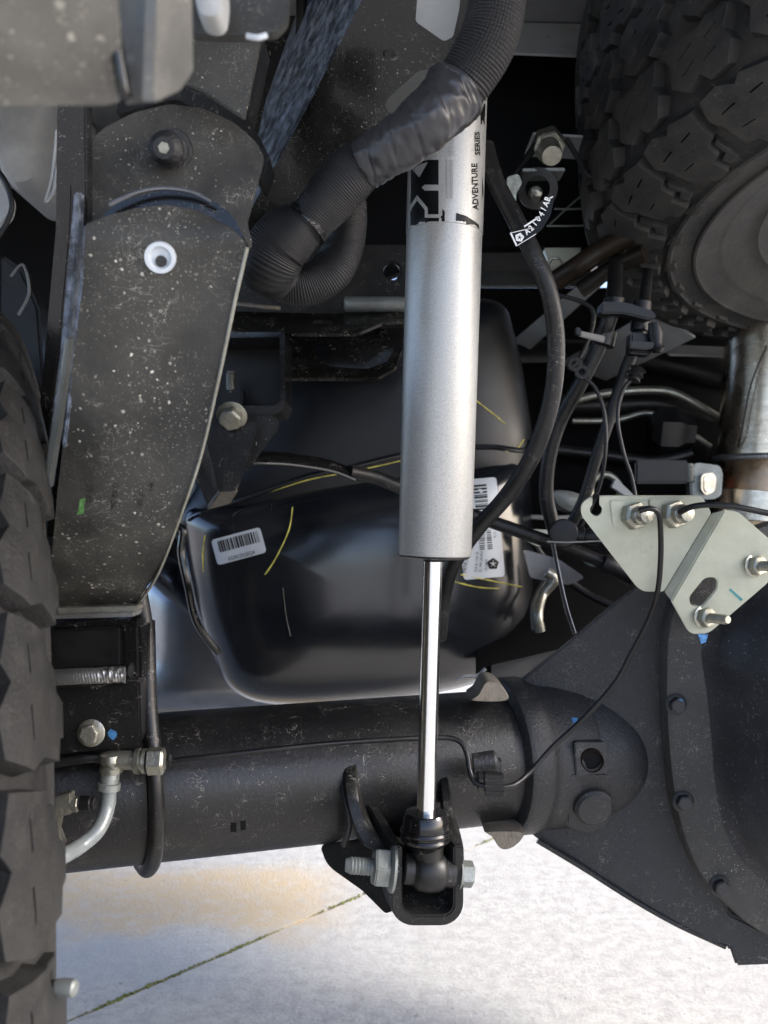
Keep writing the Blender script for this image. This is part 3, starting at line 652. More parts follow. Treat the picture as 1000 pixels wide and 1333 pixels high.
# black base band with knocked-out shapes (approximate the printed letters as silver shapes between black fields)
def blk(p): ink.append(fill2d(p, step=5))
left = 529; 
blk([(530, 303.5), (530, 222), (533, 214), (558, 208), (571, 208), (571, 281), (576, 281), (576, 272), (579, 275), (579, 303.5)])
blk([(593, 303.5), (628, 303.5), (628, 296), (618, 288), (607, 281), (594, 277)])
blk([(632, 135), (626, 135), (626, 162), (631, 162)]); blk([(634, 130), (638, 130), (638, 161), (634, 161)])
blk([(628, 228), (631.5, 228), (631.5, 280), (627, 280)])
blk([(622, 150), (627, 150), (627, 100), (624, 100)])
strokes = [[(534, 218), (557, 211), (546, 231)], [(553, 240.5), (571.5, 240.5), (571.5, 248), (553, 248), (549, 244)],
    [(531, 277), (535, 266), (543, 254), (549, 261), (557, 271), (557, 279), (574, 279), (574, 283.5), (553, 283.5), (553, 273), (543, 261), (537, 270), (533, 279)],
    [(571.5, 284), (575, 284), (574.5, 303), (572, 303)]]
for st_ in strokes: put('print_stroke', decal(fill2d(st_, step=5), ST, .0008), SLEEVE, sl)
for b_ in ink: put('print_field', decal(b_, ST, .0004), INK, sl)
put('lettering', decal(text2d('ADVENTURE', (623, 273), 91.6, 7.4, 1.0, True), ST, .0005), INK, sl)
put('lettering', decal(text2d('SERIES', (625, 202), 91.6, 6.2, 1.25, True), ST, .0005), INK, sl)
put('lettering', decal(text2d('SERIES', (591, 204), 91.6, 6.4, 1.15, False), ST, .0005), INKG, sl)
g2 = [fill2d([(582, 208), (585, 208), (584, 258), (581, 259)], step=5), fill2d([(587, 208), (590.5, 208), (589.5, 259), (586, 258)], step=5)]
put('grey_stripe', decal(join(g2), ST, .0005), INKG, sl)
# lower end: bumper cup, rings and eye
b0 = V(553.5, 1100, DS); ua = (rod1-rod0).normalized(); k = DS/F
put('end_cup', lathe(NB(), b0, b0+ua, [(-6*k, 20*k), (2*k, 24*k), (6*k, 29*k), (14*k, 31*k), (38*k, 29.5*k), (43*k, 26*k), (44*k, 13*k)], 64), GLOSS, shock)
for dy in (6, 15):
    put('retaining_ring', lathe(NB(), b0+ua*dy*k, b0+ua, [(0, 28*k), (1*k, 32*k), (3.5*k, 33.5*k), (6.5*k, 32*k), (7.5*k, 28*k)], 64), GLOSS, shock)
eye = V(559, 1134, DS)
put('eye_shank', lathe(NB(), V(556, 1098, DS), eye, [(0, 21*k), (18*k, 20*k), (34*k, 21*k)], 48), EPAINT, shock)
ex = Vector((1, .12, -.12)).normalized()
put('eye', lathe(NB(), eye-ex*24*k, eye, [(0, 14*k), (3*k, 20*k), (10*k, 25*k), (24*k, 27*k), (38*k, 25*k), (45*k, 20*k), (48*k, 14*k)], 48), DARK, shock)
put('bushing', lathe(NB(), eye-ex*34*k, eye, [(0, 17*k), (1*k, 19*k), (67*k, 19*k), (68*k, 17*k)], 40), RUBBER, shock)
# bolt and nut
mb = thing('shock_bolt', 'zinc plated bolt and flange nut through the lower shock eye', 'bolt', V(480, 1138, DS))
def onx(px): 
    t = (px-559)/F*DS/ex.x; return eye+ex*t
inst('thread', studm(11.5*k, 42*k, ZINCG, 4.6*k, 'thread'), mb, onx(492), -ex)
inst('flange_nut', hexm(44*k, 22*k, 30*k, 7*k, 'flange_nut', ZINCG, 0), mb, onx(513), -ex, .3)
inst('head', hexm(30*k, 16*k, 20*k, 3*k, 'head', ZINCG), mb, onx(598), ex, .2)

# ================================================================== SUSPENSION ARM, SHACKLE, FOREGROUND BRACKET
sh = thing('spring_shackle', 'dusty grey shackle plate with rounded top and a threaded stud at the upper left', 'shackle', V(220, 280, .56))
pl = plane3((110, 200, .55), (330, 200, .57), (220, 280, .555))
arc = [(108, 190), (135, 165), (175, 145), (220, 134), (265, 140), (305, 158), (335, 185), (345, 205), (322, 290), (330, 320), (105, 320)]
put('face_plate', plate(rc(arc, 8), pl, .006, bevel=.001), ARM2, sh)
bm = plate(rc([(170, 60), (345, 45), (322, 150), (352, 205), (340, 240), (300, 170), (230, 128), (150, 150)], 8), flatp(.60), .03, bevel=.003); put('rear_boss', bm, EPAINT, sh)
bm = plate([(252, 50), (340, 50), (318, 155), (262, 118), (240, 110)], flatp(.545), .004); put('side_plate', bm, ARM2, sh)
cs = V(228, 205, .55)
inst('stud_end', mesh_of(lathe(NB(), (0, 0, 0), (0, 0, 1), [(0, .0125), (.003, .0122), (.0035, .0102), (.008, .0104), (.0085, .009), (.012, .0092), (.018, .0102), (.0205, .0095), (.0235, .0062), (.0237, .0001)], 32), 'stud_end', CAST, 40), sh, onplane(pl, 225, 196), (.0, -1, -.32))
inst('stud_tip', mesh_of(lathe(NB(), (0, 0, 0), (0, 0, 1), [(0, .0034), (.0008, .0034), (.0009, .0001)], 6), 'stud_tip', ZINC, 0), sh, onplane(pl, 225, 196)+Vector((0, -1, -.32)).normalized()*.0235, (0, -1, -.32))
arm = thing('spring_hanger', 'long dusty grey tapered steel hanger plate beside the left tyre, speckled with dirt', 'hanger', V(120, 800, .57))
pa = plane3((110, 290, .49), (320, 310, .50), (120, 790, .575))
ao = [(111, 292, 4), (140, 281), (175, 272), (215, 267), (258, 275), (300, 297), (318, 314), (321, 325), (305, 395), (285, 490), (262, 590), (240, 655), (205, 745), (176, 786), (150, 790), (64, 794), (66, 740), (75, 640), (82, 580), (96, 460), (108, 370)]
bm = fill2d(rc(ao, 5), [circ(209, 335, 15)], step=11)
for v in bm.verts:
    py = v.co.y; p = onplane(pa, v.co.x, py); k = .0
    if py > 672: k = .075*((py-672)/120)**1.6
    if py < 330: k += .02*((330-py)/60)**2
    k += .004*math.exp(-((v.co.x-(250-(py-330)*.15))/60)**2)*(1 if py > 330 else .5)
    v.co = CAMP+(p-CAMP)*(1+k)
bmesh.ops.recalc_face_normals(bm, faces=bm.faces)
ap = put('face_plate', slab(bm, None, -pa[1]*.0045), ARM, arm)
put('hole_plug', mesh_of and lathe(NB(), onplane(pa, 209, 335)+pa[1]*.001, onplane(pa, 209, 335)+pa[1]*2, [(-.004, .0083), (0, .0085), (.0018, .0082), (.0018, .0062), (-.0006, .0048), (-.0008, .0001)], 32), PAPER, arm, label='white plug in the round hole')
put('plug_core', lathe(NB(), onplane(pa, 210, 340), onplane(pa, 210, 340)+pa[1], [(0, .0032), (.0016, .003), (.0017, .0001)], 20), CAST, arm)
# curved upper edge, the rounded boss behind the arm top
put('rounded_boss', plate(rc([(112, 300), (150, 262), (215, 244), (262, 250), (300, 275), (320, 312), (200, 330)], 14), flatp(.53), .03, bevel=.003), GLOSS, arm)
put('pale_rim', ptube([(142, 266, .522), (180, 250, .522), (215, 245, .522), (250, 250, .522), (275, 263, .522)], 3, seg=10), SHIELD, arm)
# folded bottom lip: three stepped edges
bm = plate([(62, 792), (178, 789), (176, 796), (60, 800)], flatp(.600), .02, bevel=.0008); put('bottom_lip', bm, ZINC, arm)
bm = plate([(58, 799), (176, 795), (174, 803), (64, 806)], flatp(.604), .02, bevel=.0008); put('bottom_lip', bm, WELD, arm)
# right bright cut edge
put('cut_edge', tube(NB(), spline([CAMP+(onplane(pa, x, y)-CAMP)*(1+(.075*((y-672)/120)**1.6 if y > 672 else 0)) for x, y in ((322, 322), (306, 392), (286, 488), (263, 588), (241, 655), (206, 746), (178, 788))], 6), .0011, 8), ZINC, arm)
# side flanges at left
for i, (o_, d, m_) in enumerate((
    ([(80, 130), (112, 130), (113, 280), (104, 420), (88, 570), (72, 700), (60, 700), (76, 560), (92, 420), (96, 280)], .52, GLOSS),
    ([(74, 130), (98, 130), (92, 300), (78, 450), (58, 610), (44, 600), (56, 480), (72, 300)], .56, GLOSS),
    ([(96, 250), (101, 250), (100, 330), (86, 470), (62, 640), (58, 630), (78, 460)], .505, WEB),
    ([(109, 292), (115, 292), (112, 360), (99, 470), (84, 585), (80, 580), (94, 460), (104, 360)], .487, WEB),
    ([(84, 440), (90, 440), (74, 560), (60, 640), (55, 632), (68, 550)], .50, ZINCG))):
    put('side_flange', plate(o_, plane3((o_[0][0], 200, d), (o_[0][0]+50, 200, d), (60, 700, d+.06)), .012, bevel=.001), m_, arm)
AT = bvh([ap])
put('green_paint_mark', decal(fill2d([(104, 650), (113, 648), (110, 657), (109, 669), (100, 670), (103, 659)]), AT, .0004), GREEN, arm)
em = mat('embossed_paint', (.015, .014, .012), .3, bump=.8, bscale=500)
tx = [text2d(s, (x, y), 82, 7.5, .9) for s, x, y in (('OI 17', 118, 655), ('MC 85 O', 150, 665), ('45 2', 186, 660), ('HK', 200, 640))]
put('stamped_characters', decal(join(tx), AT, .0005), em, arm)

fb = thing('foreground_bracket', 'blurred bare steel bracket close to the lens in the top left corner', 'bracket', V(120, 135, .29))
pf = plane3((0, 100, .28), (240, 100, .30), (100, 20, .27))
put('plate', plate(rc([(-60, -60), (150, -60), (165, 132), (140, 139), (-60, 141)], 5), pf, .004), BRACKET, fb)
pf2 = plane3((150, 100, .287), (240, 100, .305), (190, 20, .29))
put('folded_edge', plate(rc([(206, -60), (250, -60), (252, 92), (236, 118), (200, 134)], 4), plane3((200, 100, .285), (250, 100, .31), (210, 20, .285)), .004), BRACKET, fb)
put('ridge', ptube([(136, -60, .285), (146, 20, .285), (160, 110, .288), (165, 128, .29)], 9, seg=14), GLOSS, fb)
put('channel', plate([(135, -60), (210, -60), (212, 128), (160, 134)], plane3((150, 100, .295), (210, 100, .295), (190, 20, .292)), .003), BRACKET, fb)
f2 = thing('bracket_tab', 'blurred grey steel tab with a pale chip, just right of the foreground bracket', 'tab', V(320, 50, .38))
put('plate', plate(rc([(246, -60), (382, -60), (374, 30), (358, 46), (300, 49), (250, 46)], 8), flatp(.38), .005), ARM2, f2)
put('pale_chip', ptube([(322, 47, .379), (335, 49, .378), (347, 46, .379)], 4, seg=8), PAPER, f2)
put('round_pad', pillow([(255, -30), (290, -30), (290, 22), (268, 28), (256, 10)], .36, [(.3, .355), (.9, .357), (1, .362), (1, .37)], 4), BEDL, f2)

# ---- silver cover and rim at far left
cvr = thing('silver_cover', 'smooth silver grey rounded cover at the far upper left behind the tyre', 'cover', V(40, 260, 1.0))
put('shell', pillow([(-60, 100), (80, 100), (72, 180), (58, 236), (30, 250), (8, 235), (2, 200), (0, 150)], 1.0, [(.3, .97), (.7, .975), (.9, .985), (1, 1.01), (1, 1.1)], 6), BEDL, cvr)
lr = thing('fender_lip', 'pale curved fender lip at the left edge above the tyre', 'fender lip', V(10, 290, .7))
put('lip', plate(rc([(-60, 210), (0, 222), (16, 262), (13, 280), (0, 296), (-60, 300)], 6), flatp(.70), .01, holes=[], bevel=.003), BEDL, lr)
put('lip_rim', ptube([(-40, 200, .69), (0, 226, .69), (15, 262, .69), (10, 288, .69), (-10, 320, .69)], 3.5, seg=10), DARK, lr)
put('hanging_strap', ptube([(74, 170, .62), (68, 230, .62), (60, 262, .62), (70, 248, .62), (74, 220, .62)], 2.2, seg=8), BEDL, label='thin pale curved strip beside the silver cover', cat='strip')
put('wheel_arch_strut', plate([(0, 330), (28, 350), (50, 400), (60, 520), (40, 500), (0, 470)], flatp(.9), .03, bevel=.003), DARK, label='dark curved strut just above the left tyre', cat='strut')
put('thin_cable', ptube([(14, 360, .88), (30, 345, .88), (38, 380, .88), (24, 410, .88)], 2, seg=8), BEDP, label='thin grey looped cable above the left tyre', cat='cable')

# ================================================================== FRAME RAIL
fr_ = thing('frame_rail', 'black waxed frame rail running diagonally to the top of the picture', 'frame rail', V(318, 300, .72))
pr = plane3((471, 0, .64), (640, 0, .62), (318, 300, .73))
rl = put('lower_flange', plate([(486, -30), (670, -30), (640, 0), (575, 100), (500, 190), (430, 262), (345, 345), (312, 322), (317, 290), (400, 140)], pr, .005, holes=[circ(507, 70, 9, 16, 5)], bevel=.001), RAIL, fr_)
put('web', plate([(486, -30), (317, 292), (322, 238), (346, 130), (385, 20), (400, -30)], plane3((486, -30, .64), (317, 292, .735), (346, 130, .80)), .004), WEB, fr_)
put('inner_web', plate([(345, -30), (410, -30), (380, 60), (330, 250), (315, 290), (318, 180)], flatp(.86), .02), GLOSS, fr_)
RT = bvh([rl])
put('pale_sticker', decal(fill2d(rc([(544, -12), (600, -12), (598, 12), (590, 48), (578, 54), (541, 28)], 4), step=20), RT, .0006), BEDL, fr_)
put('wax_patch', decal(fill2d(rc([(503, 130), (545, 92), (563, 90), (558, 100), (520, 136), (512, 150), (502, 142)], 6), step=20), RT, .0005), mat('dry_wax', (.09, .088, .08), .45, bump=.3), fr_)
put('pipe_run', ptube([(392, -30, .78), (392, 40, .78), (384, 90, .8), (362, 130, .82)], 7, seg=12), DARK, label='black pipe beside the frame rail near the top', cat='pipe')

# ================================================================== SLEEVED HARNESS
hs = thing('sleeved_harness', 'thick black woven sleeve harness wrapped with shiny tape, bent before the shock top', 'harness', V(400, 380, .66))
def hosepart(name, pts, rpx, m, pitch=None, amp=.0, seg=40, braid=False, step=.0011):
    P = resample(spline([V(*p[:3]) for p in pts], 14), step); d = sum(p[2] for p in pts)/len(pts); r0 = rpx/F*d; Ltot = step*len(P)
    rs = [p[3] if len(p) > 3 else rpx for p in pts]
    def rad(s, a):
        t = min(.9999, s/Ltot)*(len(rs)-1); i = int(t); r = (rs[i]*(1-t+i)+rs[i+1]*(t-i))/F*d
        if braid: r += amp*math.sin(s*math.pi/pitch+a*26)*math.sin(s*math.pi/pitch-a*26)
        elif pitch: r += amp*math.sin(s*2*math.pi/pitch+math.sin(a*1+s*40)*.9)+.0006*math.sin(a*3+s*90)
        e = min(s, Ltot-s)/.004
        return r*(1 if e > 1 else .9+.1*max(e, 0)**.5)
    return put(name, tube(NB(), P, rad, seg), m, hs, 70)
hosepart('upper_sleeve', [(652, -40, .60, 36), (640, 40, .60, 37), (612, 95, .605, 37), (585, 130, .61, 34)], 36, BRAID, .0022, .00055, 200, True, .0003)
def crumple(s, a): return 3*(mnoise.fractal(Vector((s*60, math.cos(a)*1.3, math.sin(a)*1.3)), .8, 2.1, 4))*(1 if 1 else 0) + .0*math.sin(a*3+s*140)*math.sin(s*330+a*2)+.6*math.sin(a*7-s*420)+.5*math.sin(a*2+s*800)
P = resample(spline([V(592, 122, .607), V(560, 155, .60), (V(520, 186, .605)), V(474, 214, .615)], 14), .0009); LT = .0009*len(P)
bm = tube(NB(), P, lambda s, a: .0205*(1-.22*s/LT)+.00035*crumple(s*1.2, a)-.0009*max(0, 1-abs(((s+a*.0035)/.016) % 1-.5)*14)+(.0012 if s < .003 else 0), 72); put('tape_wrap', bm, TAPE, hs, 80)
hosepart('middle_sleeve', [(484, 205, .62, 30), (450, 235, .62, 35), (420, 268, .625, 33), (400, 290, .63, 29)], 33, BRAID, .0015, .0003, 56, False, .0003)
hosepart('lower_sleeve', [(402, 288, .63, 29), (368, 315, .635, 38), (352, 340, .64, 40), (350, 352, .65, 34), (372, 372, .66, 26)], 34, BRAID, .0015, .0003, 56, False, .0003)
hosepart('hidden_sleeve', [(355, 365, .67, 22), (395, 372, .67, 26), (432, 352, .67, 28), (450, 315, .67, 25), (456, 260, .665, 20), (440, 230, .66, 16)], 25, BRAID, .0015, .0003, 56, False, .0003)
hk = V(401, 290, .63); ta = (V(420, 268, .63)-V(385, 304, .63)).normalized()
put('cable_tie', lathe(NB(), hk-ta*.0022, hk+ta, [(0, .0158), (.0003, .0172), (.0042, .0172), (.0045, .0158)], 48), GLOSS, hs)

# ================================================================== CROSSMEMBER + TANK BRACKET
cm = thing('crossmember', 'black pressed steel crossmember running behind the shock with a bright upper tube', 'crossmember', V(420, 440, .98))
put('face', plate(rc([(270, 318), (535, 318), (535, 425), (270, 425)], 5), flatp(1.02), .01, holes=[circ(510, 353, 11)], bevel=.002), EPAINT, cm)
put('round_tube', lathe(NB(), V(448, 396, .995), V(700, 396, .995), [(0, .004), (.001, .0075), (.002, .0082), (.085, .0082)], 32), ZINCG, cm)
put('upper_flange', plate(rc([(262, 404), (430, 408), (535, 406), (535, 417), (500, 419), (465, 434), (262, 434)], 6), plane3((262, 404, 1.0), (535, 404, 1.0), (262, 434, .96)), .004, holes=[rc([(408, 417), (434, 417), (434, 423), (408, 423)], 3)], bevel=.001), RAIL, cm)
put('rusty_edge', ptube([(296, 395, .97), (320, 397, .965), (345, 400, .96), (365, 401, .965)], 3, seg=8), CASTRAW, cm)
put('rear_face', plate(rc([(262, 432), (535, 420), (535, 470), (500, 484), (366, 480), (262, 480)], 5), flatp(1.06), .01, holes=[circ(420, 457, 10)], bevel=.002), GLOSS, cm)
put('lower_flange', plate(rc([(360, 466), (418, 467), (426, 477), (480, 480), (505, 470), (515, 450), (524, 452), (516, 478), (492, 492), (360, 492)], 5), plane3((360, 466, 1.03), (520, 466, 1.03), (360, 490, 1.0)), .004, holes=[rc([(371, 478), (385, 478), (385, 482), (371, 482)], 2)], bevel=.001), RAIL, cm)
tbk = thing('tank_bracket', 'black box bracket with a bolt and a tapered gusset, right of the long hanger plate', 'bracket', V(300, 660, .9))
put('box_back', plate([(262, 434), (366, 434), (366, 528), (262, 528)], flatp(.97), .004), DARK, tbk)
put('box_side', plate([(364, 434), (371, 434), (371, 522), (364, 528)], flatp(.90), .07, bevel=.001), GLOSS, tbk)
put('box_floor', plate(rc([(262, 528), (358, 528), (366, 520), (372, 522), (366, 536), (352, 541), (262, 541)], 3), flatp(.895), .07, bevel=.001), EPAINT, tbk)
put('box_top', plate([(262, 432), (368, 432), (368, 438), (262, 440)], flatp(.90), .07, bevel=.001), GLOSS, tbk)
put('bolt_plate', plate(rc([(262, 538), (355, 541), (362, 546), (362, 558), (322, 612), (318, 612), (318, 560), (262, 552)], 4), flatp(.89), .006, bevel=.001), EPAINT, tbk)
put('gusset_side', plate([(250, 556), (266, 549), (292, 640), (270, 660), (244, 590)], plane3((266, 549, .875), (292, 640, .875), (244, 590, .95)), .004, bevel=.001), GLOSS, tbk)
put('gusset_face', plate(rc([(262, 549), (332, 549), (333, 562), (308, 640), (286, 642)], 3), flatp(.872), .004, bevel=.001), ARM if False else EPAINT, tbk)
put('gusset_foot', plate([(286, 642), (310, 640), (300, 656), (270, 664)], plane3((286, 642, .872), (310, 640, .872), (280, 662, .90)), .006, bevel=.0008), CASTRAW, tbk)
inst('bolt_head', hexm(.019, .0115, .0145, .002, 'bolt_head', ZINC), tbk, V(302, 541, .868), (0, -.85, -.5), .25)
inst('bolt_thread', studm(.0052, .022, ZINC, .0022, 'bolt_thread'), tbk, V(301, 512, .93), (0, -.1, 1))
put('nut_block', plate([(287, 505), (316, 505), (316, 528), (287, 528)], flatp(.925), .02, bevel=.002), DARK, tbk)
# black strap passing from the gusset behind the shock
stp = thing('flat_strap', 'black flat strap and tube crossing the fuel tank toward the shock', 'strap', V(430, 610, .95))
put('strap', tube(NB(), spline([V(325, 596, .90), V(375, 598, .92), V(430, 607, .94), V(462, 619, .95)], 8), .0105, 16, flat=.35), GLOSS, stp)
put('tube', ptube([(455, 614, .945), (490, 622, .96), (525, 636, .97), (600, 665, 1.0), (700, 700, 1.0), (760, 722, 1.0), (800, 738, 1.0)], 9, seg=16), RUBBER, stp)
put('sleeve_end', lathe(NB(), V(785, 732, .99), V(830, 755, .99), [(0, .010), (.006, .0115), (.012, .0105), (.035, .0105)], 24), RUBBER, stp)

# ================================================================== FUEL TANK
tank = thing('fuel_tank', 'glossy black plastic fuel tank with white stickers behind the shock', 'fuel tank', V(470, 905, 1.3))
d1 = 1.25
lo_ = [(243, 700), (245, 655), (300, 640), (400, 612), (500, 596), (600, 588), (676, 592), (688, 640), (692, 740), (690, 800), (668, 848), (625, 880), (540, 900), (460, 908), (390, 911), (335, 905), (300, 885), (280, 845), (258, 780)]
lower = put('lower_shell', pillow(lo_, d1, [(.02, 1.108), (.25, 1.108), (.5, 1.113), (.7, 1.122), (.82, 1.136), (.9, 1.155), (.955, 1.18), (.99, 1.215), (1, 1.25), (1, 1.5)], 6), TANKM, tank)
up_ = [(238, 700), (262, 640), (300, 570), (340, 505), (390, 455), (450, 425), (540, 405), (640, 402), (664, 440), (680, 520), (687, 600), (660, 660), (500, 720), (330, 740)]
upper = put('upper_shell', pillow(up_, d1+.02, [(.02, 1.13), (.3, 1.13), (.6, 1.136), (.8, 1.15), (.9, 1.165), (.96, 1.19), (1, 1.23), (1, 1.5)], 6), TANKU, tank)
KT = bvh([lower, upper])
sm = spline([(246, 676, 0), (262, 668, 0), (330, 645, 0), (400, 620, 0), (450, 610, 0), (520, 593, 0), (580, 584, 0), (640, 582, 0), (680, 586, 0), (688, 575, 0)], 6)
SP = [h for h in (hit(p.x, p.y, KT, .0) for p in sm) if h]
put('seam_ridge', tube(NB(), SP, .0035, 10, flat=1), TANKM, tank)
for pts in ([(280, 600), (330, 604), (350, 596)], [(352, 640), (400, 625), (440, 617), (500, 605), (560, 590), (600, 580)], [(618, 520), (640, 537), (658, 552)], [(600, 583), (640, 583), (668, 587), (682, 572)], [(381, 660), (376, 690), (360, 725), (345, 748)], [(267, 697), (264, 720), (265, 745)], [(600, 748), (640, 756), (680, 764)], [(575, 753), (620, 764), (650, 766)]):
    put('yellow_crayon_line', mark_line(pts, KT, 1.1), YEL, tank)
put('moulded_groove', mark_line([(368, 765), (372, 800), (378, 828)], KT, 1.2), TANKU, tank)
put('moulded_groove', mark_line([(305, 690), (306, 668), (350, 655), (352, 665)], KT, 1.0), TANKU, tank)
def rotq(cx, cy, w_, h_, ang):
    a = math.radians(ang); return [(cx+x*math.cos(a)-y*math.sin(a), cy+x*math.sin(a)+y*math.cos(a)) for x, y in ((-w_/2, -h_/2), (w_/2, -h_/2), (w_/2, h_/2), (-w_/2, h_/2))]
def sticker(cx, cy, w_, h_, ang, name='sticker'): return put(name, decal(fill2d(rc(rotq(cx, cy, w_, h_, ang), 5), step=8), KT, .0009), PAPER, tank)
def barcode(cx, cy, w_, h_, ang, n, seed):
    random.seed(seed); a = math.radians(ang); bs = []; x = -w_/2
    while x < w_/2:
        b = random.choice((.5, .9, 1.5))*w_/n; q = rotq(0, 0, b, h_, ang); ox, oy = cx+x*math.cos(a), cy+x*math.sin(a)
        bs.append(fill2d([(p[0]+ox, p[1]+oy) for p in q])); x += b+random.choice((.6, 1.0))*w_/n
    return join(bs)
sticker(311, 711, 66, 34, -15)
put('barcode', decal(barcode(311, 705, 54, 15, -15, 38, 3), KT, .0013), INK, tank)
put('sticker_text', decal(text2d('K52RCDL6EQA', (298, 730), 15, 5, .75), KT, .0013), INK, tank)
sticker(625, 688, 54, 130, -5)
put('barcode', decal(barcode(627, 655, 46, 17, 85, 26, 5), KT, .0013), INK, tank)
put('barcode', decal(barcode(632, 704, 26, 17, 85, 16, 8), KT, .0013), INK, tank)
for s, x, y, h in (('P974U205', 608, 746, 5.5), ('3G3 & 1136 35', 621, 745, 3.8), ('ZL MM 20UP01', 627, 745, 3.8), ('LR14819', 634, 743, 3.6), ('K17', 646, 700, 4)):
    put('sticker_text', decal(text2d(s, (x, y), 85, h, .8), KT, .0013), INK, tank)
pent = [(642+8*math.cos(math.radians(-90+72*k)), 734+8*math.sin(math.radians(-90+72*k))) for k in range(5)]
star = [(642+(5.8 if k % 2 == 0 else 1.2)*math.cos(math.radians(-90+36*k)), 734+(5.8 if k % 2 == 0 else 1.2)*math.sin(math.radians(-90+36*k))) for k in range(10)]
put('star_emblem', decal(fill2d(pent, [star]), KT, .0013), INK, tank)
# tank strap wire at left
put('tank_harness', ptube([(228, 640, 1.08), (226, 680, 1.08), (238, 690, 1.08), (236, 720, 1.08), (244, 760, 1.08), (256, 810, 1.10), (284, 850, 1.12)], 5, seg=10), GLOSS, label='thin glossy black harness along the left side of the fuel tank', cat='harness')
# heat shield behind
put('heat_shield', pillow([(150, 700), (230, 735), (262, 800), (290, 850), (340, 905), (420, 930), (700, 928), (720, 932), (150, 932), (140, 830)], 1.42, [(.1, 1.30), (.3, 1.302), (.5, 1.31), (.65, 1.325), (.78, 1.345), (.88, 1.37), (.95, 1.395), (1, 1.43), (1, 1.44)], 6), SHIELD, label='smooth pale grey heat shield below and left of the fuel tank', cat='heat shield')
put('shield_body', pillow([(180, 560), (260, 600), (275, 720), (320, 830), (300, 900), (190, 880), (150, 700)], 1.46, [(.3, 1.44), (.8, 1.45), (1, 1.48), (1, 1.55)], 6), TANKM, label='dark rounded plastic shell at the left of the fuel tank', cat='shell')

# ================================================================== BRAKE LINES
bl = thing('brake_pipe', 'thin black brake pipe running along the axle tube and over the differential', 'brake pipe', V(620, 1020, .78))
P = [(216, 991, .735), (280, 984, .737), (360, 975, .745), (440, 967, .76), (520, 962, .775), (575, 960, .785), (598, 965, .785), (608, 982, .78), (612, 1005, .775), (620, 1019, .77), (640, 1024, .768), (668, 1022, .772), (690, 1005, .785), (720, 972, .79), (760, 935, .79), (800, 890, .785), (822, 850, .78), (845, 805, .77), (856, 770, .755), (860, 730, .74), (860, 690, .725), (857, 668, .715), (846, 662, .712), (832, 665, .714)]
put('pipe', tube(NB(), spline([V(*p) for p in P], 8), .0022, 12), DARK, bl)
put('pipe_clip', plate(rc([(631, 1008), (657, 1010), (656, 1038), (632, 1037)], 2), flatp(.762), .012, bevel=.001), DARK, bl)
for y in (1015, 1023, 1031): put('clip_rib', ptube([(631, y, .7615), (657, y+.8, .7615)], 1.6, seg=6, n=1), RUBBER, bl)
bh = thing('brake_hose', 'silver crimped brake hose with hexagonal fittings beside the left tyre', 'brake hose', V(145, 1040, .70))
bx = Vector((1, 0.05, .01)).normalized()
put('elbow', tube(NB(), spline([V(144, 1004, .70), V(145, 994, .70), V(152, 990, .70), V(180, 990, .70)], 6), .0072, 20), ZINC, bh)
put('banjo', lathe(NB(), V(145, 980, .70), V(145, 1100, .70), [(0, .006), (.0012, .0085), (.006, .0092), (.009, .0075), (.011, .0092), (.015, .0085), (.016, .006)], 32), ZINC, bh)
put('washer', lathe(NB(), V(176, 991, .70), V(300, 991, .702), [(0, .0092), (.0035, .0098), (.004, .0075), (.0055, .0075), (.006, .0095), (.0085, .0095)], 32), ZINC, bh)
inst('hex_fitting', hexm(.0185, .0125, 0, 0, 'hex_fitting', ZINC), bh, V(193, 991, .70), bx, .1)
put('pipe_nut', lathe(NB(), V(214, 990, .71), V(300, 987, .715), [(0, .005), (.0005, .006), (.004, .006), (.006, .0035)], 6), DARK, bh)
put('crimp_sleeve', lathe(NB(), V(144, 1001, .70), V(140, 1040, .70), [(0, .0065), (.001, .0072), (.010, .0072), (.0105, .0088), (.0155, .0088), (.016, .007)], 32), ZINCG, bh)
put('hose', tube(NB(), spline([V(142, 1018, .70), V(140, 1050, .70), V(128, 1080, .69), (V(105, 1101, .68)), V(80, 1116, .66), V(40, 1140, .64)], 8), .0058, 20), mat('clear_hose_jacket', (.20, .22, .22), .22, metal=.2, bump=.2, bscale=400), bh)
bs = thing('bleeder_valve', 'small pale metal bleeder valve with a dark cap beside the left tyre', 'valve', V(90, 1048, .68))
put('valve_body', plate(rc([(70, 1038), (92, 1032), (93, 1060), (70, 1066)], 4), flatp(.68), .01, bevel=.002), ZINC, bs)
inst('valve_hex', hexm(.0105, .006, 0, 0, 'valve_hex', ZINC), bs, V(93, 1047, .685), (1, 0, .02))
inst('valve_cap', mesh_of(lathe(NB(), (0, 0, 0), (0, 0, 1), [(0, .0045), (.001, .0058), (.008, .0055), (.0085, .0048), (.011, .0045), (.012, .003)], 20), 'valve_cap', DARK, 40), bs, V(104, 1046, .685), (1, 0, .02))
put('valve_foot', plate([(66, 1060), (80, 1060), (76, 1080), (84, 1100), (60, 1100)], flatp(.69), .008, bevel=.001), ZINC, bs)
put('black_hose', ptube([(40, 1000, .715), (90, 990, .715), (130, 986, .72), (180, 992, .74)], 7, seg=14), RUBBER, label='short black rubber hose behind the silver hose fitting', cat='hose')

# ================================================================== PALE LINE BRACKET
lb = thing('line_bracket', 'pale zinc plated sheet bracket bolted on the differential, holding brake pipe nuts', 'bracket', V(880, 825, .77))
fold = ((862, 760), (935, 655))
pU = plane3((770, 650, .75), (900, 650, .74), (850, 765, .765))
